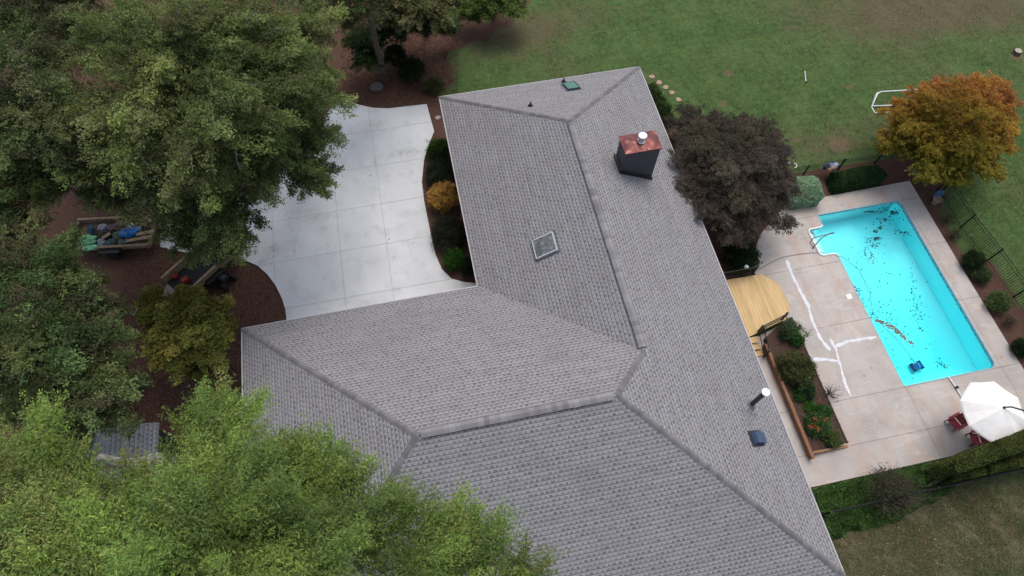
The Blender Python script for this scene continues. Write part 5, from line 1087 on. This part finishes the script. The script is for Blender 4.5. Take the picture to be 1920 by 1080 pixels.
# ------------------------------------------------------------------ trailers
tyre = simple('tyre', (.012, .012, .013), .8); rimm = simple('rim', (.28, .30, .34), .4, metal=.4)
def wheel(par, c, ax, r=.32, w_=.2):
    b = MB(); ax = Vector(ax).normalized(); b.lathe(Vector(c)-ax*w_/2, [(r*.58, 0), (r*.95, 0), (r, .04), (r, w_-.04), (r*.95, w_), (r*.58, w_)], 20, axis=ax); t_ = b.build('wheel', tyre, par)
    b = MB(); b.lathe(Vector(c)-ax*(w_/2-.02), [(.001, 0), (r*.59, 0), (r*.59, w_-.04), (r*.2, w_-.06), (.001, w_-.02)], 16, axis=ax); b.build('rim', rimm, t_)
def trailer(loc_, rz, Lx, Wy, label, side, floor_, h=.45, zf=.55, open_end=True, ramp=False):
    o = empty('utility_trailer', loc_, rz); tag(o, label, 'trailer', None)
    b = MB(); b.box((0, 0, zf), (Lx, Wy, .06)); b.build('floor', floor_, o)
    b = MB()
    for s in (-1, 1): b.box((0, s*(Wy/2-.05), zf-.08), (Lx+.02, .08, .1))
    b.tube([(Lx/2, -.4, zf-.08), (Lx/2+1.0, 0, zf-.1), (Lx/2+1.35, 0, zf-.1)], .04, 6); b.tube([(Lx/2, .4, zf-.08), (Lx/2+1.0, 0, zf-.1)], .04, 6); b.tube([(0, -Wy/2-.1, .32), (0, Wy/2+.1, .32)], .035, 6); b.tube([(Lx/2+1.1, 0, 0), (Lx/2+1.1, 0, zf)], .035, 6)
    b.build('chassis', M['black'], o)
    for s in (-1, 1):
        b = MB(); b.box((0, s*Wy/2, zf+h/2+.02), (Lx, .05, h)); b.box((0, s*(Wy/2+.02), zf+h+.04), (Lx+.04, .11, .04))
        for k in range(4): b.box((-Lx/2+.05+k*(Lx-.1)/3, s*(Wy/2+.04), zf+h/2), (.06, .05, h))
        b.build('side_panel', side, o)
        b = MB(); b.box((0, s*(Wy/2+.17), zf+.15), (.9, .26, .03)); b.box((.5, s*(Wy/2+.17), zf+.04), (.03, .26, .24), ry=-.4); b.box((-.5, s*(Wy/2+.17), zf+.04), (.03, .26, .24), ry=.4); b.build('mudguard', M['black'], o)
        wheel(o, (0, s*(Wy/2+.17), .32), (0, s, 0))
    for e in ((1,) if open_end else (-1, 1)):
        b = MB(); b.box((e*Lx/2, 0, zf+h/2), (.05, Wy-.06, h)); b.build('end_panel', side, o)
    if ramp:
        b = MB(); b.box(0, (.75, Wy-.1, .04), M=Matrix.Translation((-Lx/2-.32, 0, zf-.22)) @ Matrix.Rotation(R_(-35), 4, 'Y')); b.build('ramp', simple('rampwood', (.22, .17, .15), .8), o)
    return o
wood = NT('trailer_wood', .8, .2); wn_ = wood.noise(wood.scalevec(wood.pos(), (2, 2, 6)), 2.5, 5, .6); wood.col(wood.mix(wn_, (.13, .085, .05), (.32, .24, .165)))
t1c = at(216, 440, .6)
trailer((t1c[0], t1c[1], 0), R_(-8), 3.5, 1.55, 'wooden sided utility trailer heaped with rubbish bags under the trees', wood.m, simple('trl_floor', (.10, .07, .05), .9), h=.26, open_end=False)
t2c = at(372, 497, .7)
t2 = trailer((-12.05, -5.75, 0), R_(42), 3.0, 1.42, 'wooden sided trailer with empty black bed parked at the driveway end', wood.m, simple('trl_black', (.010, .011, .014), .7), h=.42, ramp=True)
RG = 'rubbish heaped in the trailer'
items = [(160, 450, (.16, .42, .22), (.33, .2, .16), 'mint green crumpled bag at the back end of the rubbish trailer'), (168, 462, (.18, .46, .26), (.26, .10, .08), 'flattened mint green sheet below the mint green bag'), (243, 436, (.01, .13, .42), (.30, .18, .14), 'royal blue crumpled bag on the rubbish heap'), (168, 430, (.02, .06, .10), (.10, .22, .12), 'dark teal blue bundle above the mint green bag'), (190, 424, (.24, .25, .27), (.15, .13, .1), 'small pale grey bag near the top of the rubbish heap'), (242, 421, (.34, .38, .45), (.14, .09, .08), 'whitish blue bag above the royal blue bag'), (258, 427, (.24, .26, .32), (.12, .08, .08), 'pale bag at the right shoulder of the royal blue bag'), (188, 452, (.25, .28, .33), (.12, .12, .1), 'pale grey bag right of the mint green bag'), (205, 452, (.05, .075, .075), (.18, .12, .1), 'dark grey green bag at the lower side of the heap'), (220, 440, (.07, .095, .08), (.2, .17, .13), 'grey green sack in the middle of the heap'), (210, 424, (.12, .08, .09), (.2, .12, .09), 'mauve brown cloth at the upper side of the heap'), (225, 417, (.09, .07, .07), (.22, .1, .1), 'brown cloth below the top side board'), (272, 425, (.012, .014, .014), (.15, .11, .13), 'black bag at the front end of the rubbish trailer'), (228, 452, (.08, .10, .09), (.16, .1, .1), 'speckled grey sack on the lower side board'), (195, 438, (.04, .035, .03), (.22, .12, .12), 'dark brown sack left of the grey green one')]
for i, (x, y, col_, s, lb) in enumerate(items):
    c = at(x, y, .95); b = MB(); crumple(b, (0, 0, 0), tuple(1.4*q for q in s), random.Random(i+60), 9); o = b.build('rubbish_bag', simple('bag%d' % i, col_, .6, var=.45, scale=9)); o.location = (c[0], c[1], .84 if i != 2 else .98); tag(o, lb, 'bag', RG)
for i, (x0_, y0_, x1_, y1_, lb) in enumerate([(236, 452, 285, 443, 'long tan board along the lower side of the rubbish heap'), (262, 398, 283, 415, 'short tan board at the upper front corner of the heap'), (255, 440, 290, 432, 'tan board beside the royal blue bag'), (192, 447, 206, 437, 'short brown stick across the middle of the heap')]):
    a, c = at(x0_, y0_, 1.0), at(x1_, y1_, 1.02); b = MB(); mid = (Vector(a)+Vector(c))/2; d = Vector(c)-Vector(a); b.box(mid, (d.length, .16, .03), rz=math.atan2(d.y, d.x)); tag(b.build('board', wood.m), lb, 'board', 'boards on the rubbish trailer')
redp = simple('red_can', (.28, .03, .02), .5)
for i, (x, y, lb) in enumerate([(327, 516, 'small red fuel can in the corner of the black trailer bed'), (347, 524, 'larger red fuel can at the tail of the black trailer bed')]):
    c = at(x, y, .8); o = empty('fuel_can', (c[0], c[1], .60), .7); tag(o, lb, 'fuel can', 'red fuel cans'); s = .8+.25*i
    b = MB(); b.box((0, 0, .14*s), (.30*s, .2*s, .28*s)); b.build('can', redp, o, bevel=.03); b = MB(); b.tube([(.1*s, 0, .28*s), (.16*s, 0, .36*s)], .025, 8); b.build('spout', M['black'], o); b = MB(); b.tube([(-.1*s, 0, .27*s), (-.08*s, 0, .34*s), (.05*s, 0, .34*s), (.06*s, 0, .27*s)], .014, 6); b.build('handle', redp, o)
# quad bike-like mower beside the trailer
c = at(410, 520, .4); mw = empty('push_mower', (c[0]+.05, c[1], 0), R_(-35)); tag(mw, 'black machine with fat tyres standing beside the black bedded trailer', 'mower')
b = MB(); b.box((.05, 0, .38), (.7, .42, .22)); b.build('body', simple('mower_black', (.014, .015, .018), .35), mw, bevel=.06)
b = MB(); b.box((.22, 0, .55), (.32, .30, .16)); b.build('engine_cover', simple('mower_grey', (.03, .035, .045), .35), mw, bevel=.05)
for x_ in (-.3, .38):
    for s in (-1, 1): wheel(mw, (x_, s*.30, .22), (0, s, 0), .22, .16)
b = MB(); b.tube([(-.25, -.18, .45), (-.55, -.18, .85), (-.55, .18, .85), (-.25, .18, .45)], .016, 6); b.build('handlebar', M['black'], mw)
b = MB(); a, c = at(250, 592, .25), at(277, 545, .25); b.tube([a, c], .022, 6); tag(b.build('metal_pole', simple('polegrey', (.25, .22, .22), .5)), 'thin grey pole lying in the brown leaf litter left of the small olive tree', 'pole')

# ------------------------------------------------------------------ fallen leaves
r = np.random.RandomState(8); pts = []
def sc(n, fx, fy, z=.03):
    for _ in range(n): p = at(fx(), fy(), z); pts.append(p)
U = r.uniform
sc(260, lambda: U(860, 1920), lambda: U(-40, 330)); sc(420, lambda: r.normal(1700, 160), lambda: r.normal(10, 45)); sc(110, lambda: U(1560, 1925), lambda: U(900, 1100)); sc(60, lambda: U(1650, 1925), lambda: U(950, 1060))
outp = [p for p in pts if not (-.2 < p[0] < W+.2 and p[1] < .2) and not (p[0] < W and p[1] < -1) and not (15.5 < p[0] < 22.5 and -20.4 < p[1] < -7)]
o = leaf_scatter('fallen_leaves', outp, (.020, .046), [(.32, .28, .18), (.30, .20, .11), (.45, .42, .32), (.22, .12, .07), (.36, .26, .12)], M['leaf'], seed=5, tilt=.25); tag(o, 'pale and tan fallen leaves scattered over the lawn', 'fallen leaves', kind='stuff')
pts = []; sc(4500, lambda: U(640, 860), lambda: U(60, 200)); sc(7000, lambda: U(230, 540), lambda: U(470, 800)); sc(900, lambda: U(1450, 1590), lambda: U(590, 840), .3)
sc(500, lambda: U(1700, 1930), lambda: U(340, 700))
def okp(p):
    if inpoly(np.array([p[0]]), np.array([p[1]]), drive)[0]: return False
    if -.1 < p[0] < W and p[1] < .1: return False
    if 11.95 < p[0] < 13.6 and -19.1 < p[1] < -13.9: return True
    if p[0] > 11 and p[0] < 22.5 and p[1] < -7.4: return False
    return True
outp = [p for p in pts if okp(p) and not (p[2] > .2 and not (11.95 < p[0] < 13.6))]
o = leaf_scatter('leaf_litter', outp, (.025, .05), [(.10, .055, .035), (.16, .085, .05), (.06, .03, .02), (.22, .14, .09)], M['leaf'], seed=6, tilt=.4); tag(o, 'brown leaf litter lying on the bare woodland soil and beds', 'leaf litter', kind='stuff')

# ------------------------------------------------------------------ grass
def grass():
    r = np.random.RandomState(77); n = 720000
    PX = np.concatenate([r.uniform(830, 2150, int(n*.68)), r.uniform(1530, 2250, n-int(n*.68))]); PY = np.concatenate([r.uniform(-110, 760, int(n*.68)), r.uniform(870, 1330, n-int(n*.68))])
    D_ = CF[None]+CR[None]*((PX-960)/FPX)[:, None]-CU[None]*((PY-540)/FPX)[:, None]; P = CAM[None]+D_*(-CAM[2]/D_[:, 2])[:, None]; X, Y = P[:, 0], P[:, 1]
    ok = ~((X > -.6) & (X < W+.2) & (Y < .3)) & ~((X < 22.6) & (Y < -5.9) & (Y > -21.55)) & (sdist(X, Y, WOODS) < -.3) & (sdist(X, Y, BED_E) < .0) & (sdist(X, Y, BED_N) < 0)
    for px, py, rr in CLAY:
        c = at(px, py); ok &= (np.hypot(X-c[0], Y-c[1]) > rr*.7) | (r.random(n) < .3)
    ok &= (.45+.3*pat(X, Y, 1.7, 9)+.2*pat(X, Y, .6, 10)) > r.random(n)*.9
    X, Y = X[ok], Y[ok]; N = len(X)
    a = r.uniform(0, 6.28, N); h = r.uniform(.025, .06, N); wd = r.uniform(.006, .014, N); P = np.stack([X, Y, np.full(N, .012)], 1); d = np.stack([np.cos(a)*.8, np.sin(a)*.8, np.full(N, .6)], 1); e = np.stack([-np.sin(a), np.cos(a), np.zeros(N)], 1)
    V = np.stack([P-e*wd[:, None], P+e*wd[:, None], P+d*h[:, None]+e*wd[:, None]*.5, P+d*h[:, None]-e*wd[:, None]*.5], 1)
    pal = np.array([(.062, .130, .036), (.09, .17, .045), (.05, .105, .03), (.12, .165, .05)]); br = np.array([(.16, .115, .07), (.12, .085, .05), (.19, .15, .10)])
    worn = .28+.16*pat(X, Y, 7, 5)+.08*pat(X, Y, 2, 6)
    for (cx, cy, sx_, sy_, k_) in ((1750, -10, 9, 4.2, .9), (1660, 1010, 5, 2.4, .75), (1900, 950, 5, 4, .25), (960, 60, 3.6, 2.2, .65), (1560, 275, 2.6, 1.2, .45)):
        c = at(cx, cy); worn = worn+k_*np.exp(-(((X-c[0])/sx_)**2+((Y-c[1])/sy_)**2))
    isb = r.random(N) < np.clip(worn*.75, 0.03, .8); isb &= r.random(N) < .7; C = np.where(isb[:, None], br[r.randint(0, 3, N)], pal[r.randint(0, 4, N)])*(1+.18*r.normal(size=(N, 1)))
    o = quads('grass', V, np.clip(C, .003, .9), M['leaf']); tag(o, 'short mown grass of the lawn, greener in the middle', 'grass', kind='stuff')
grass()
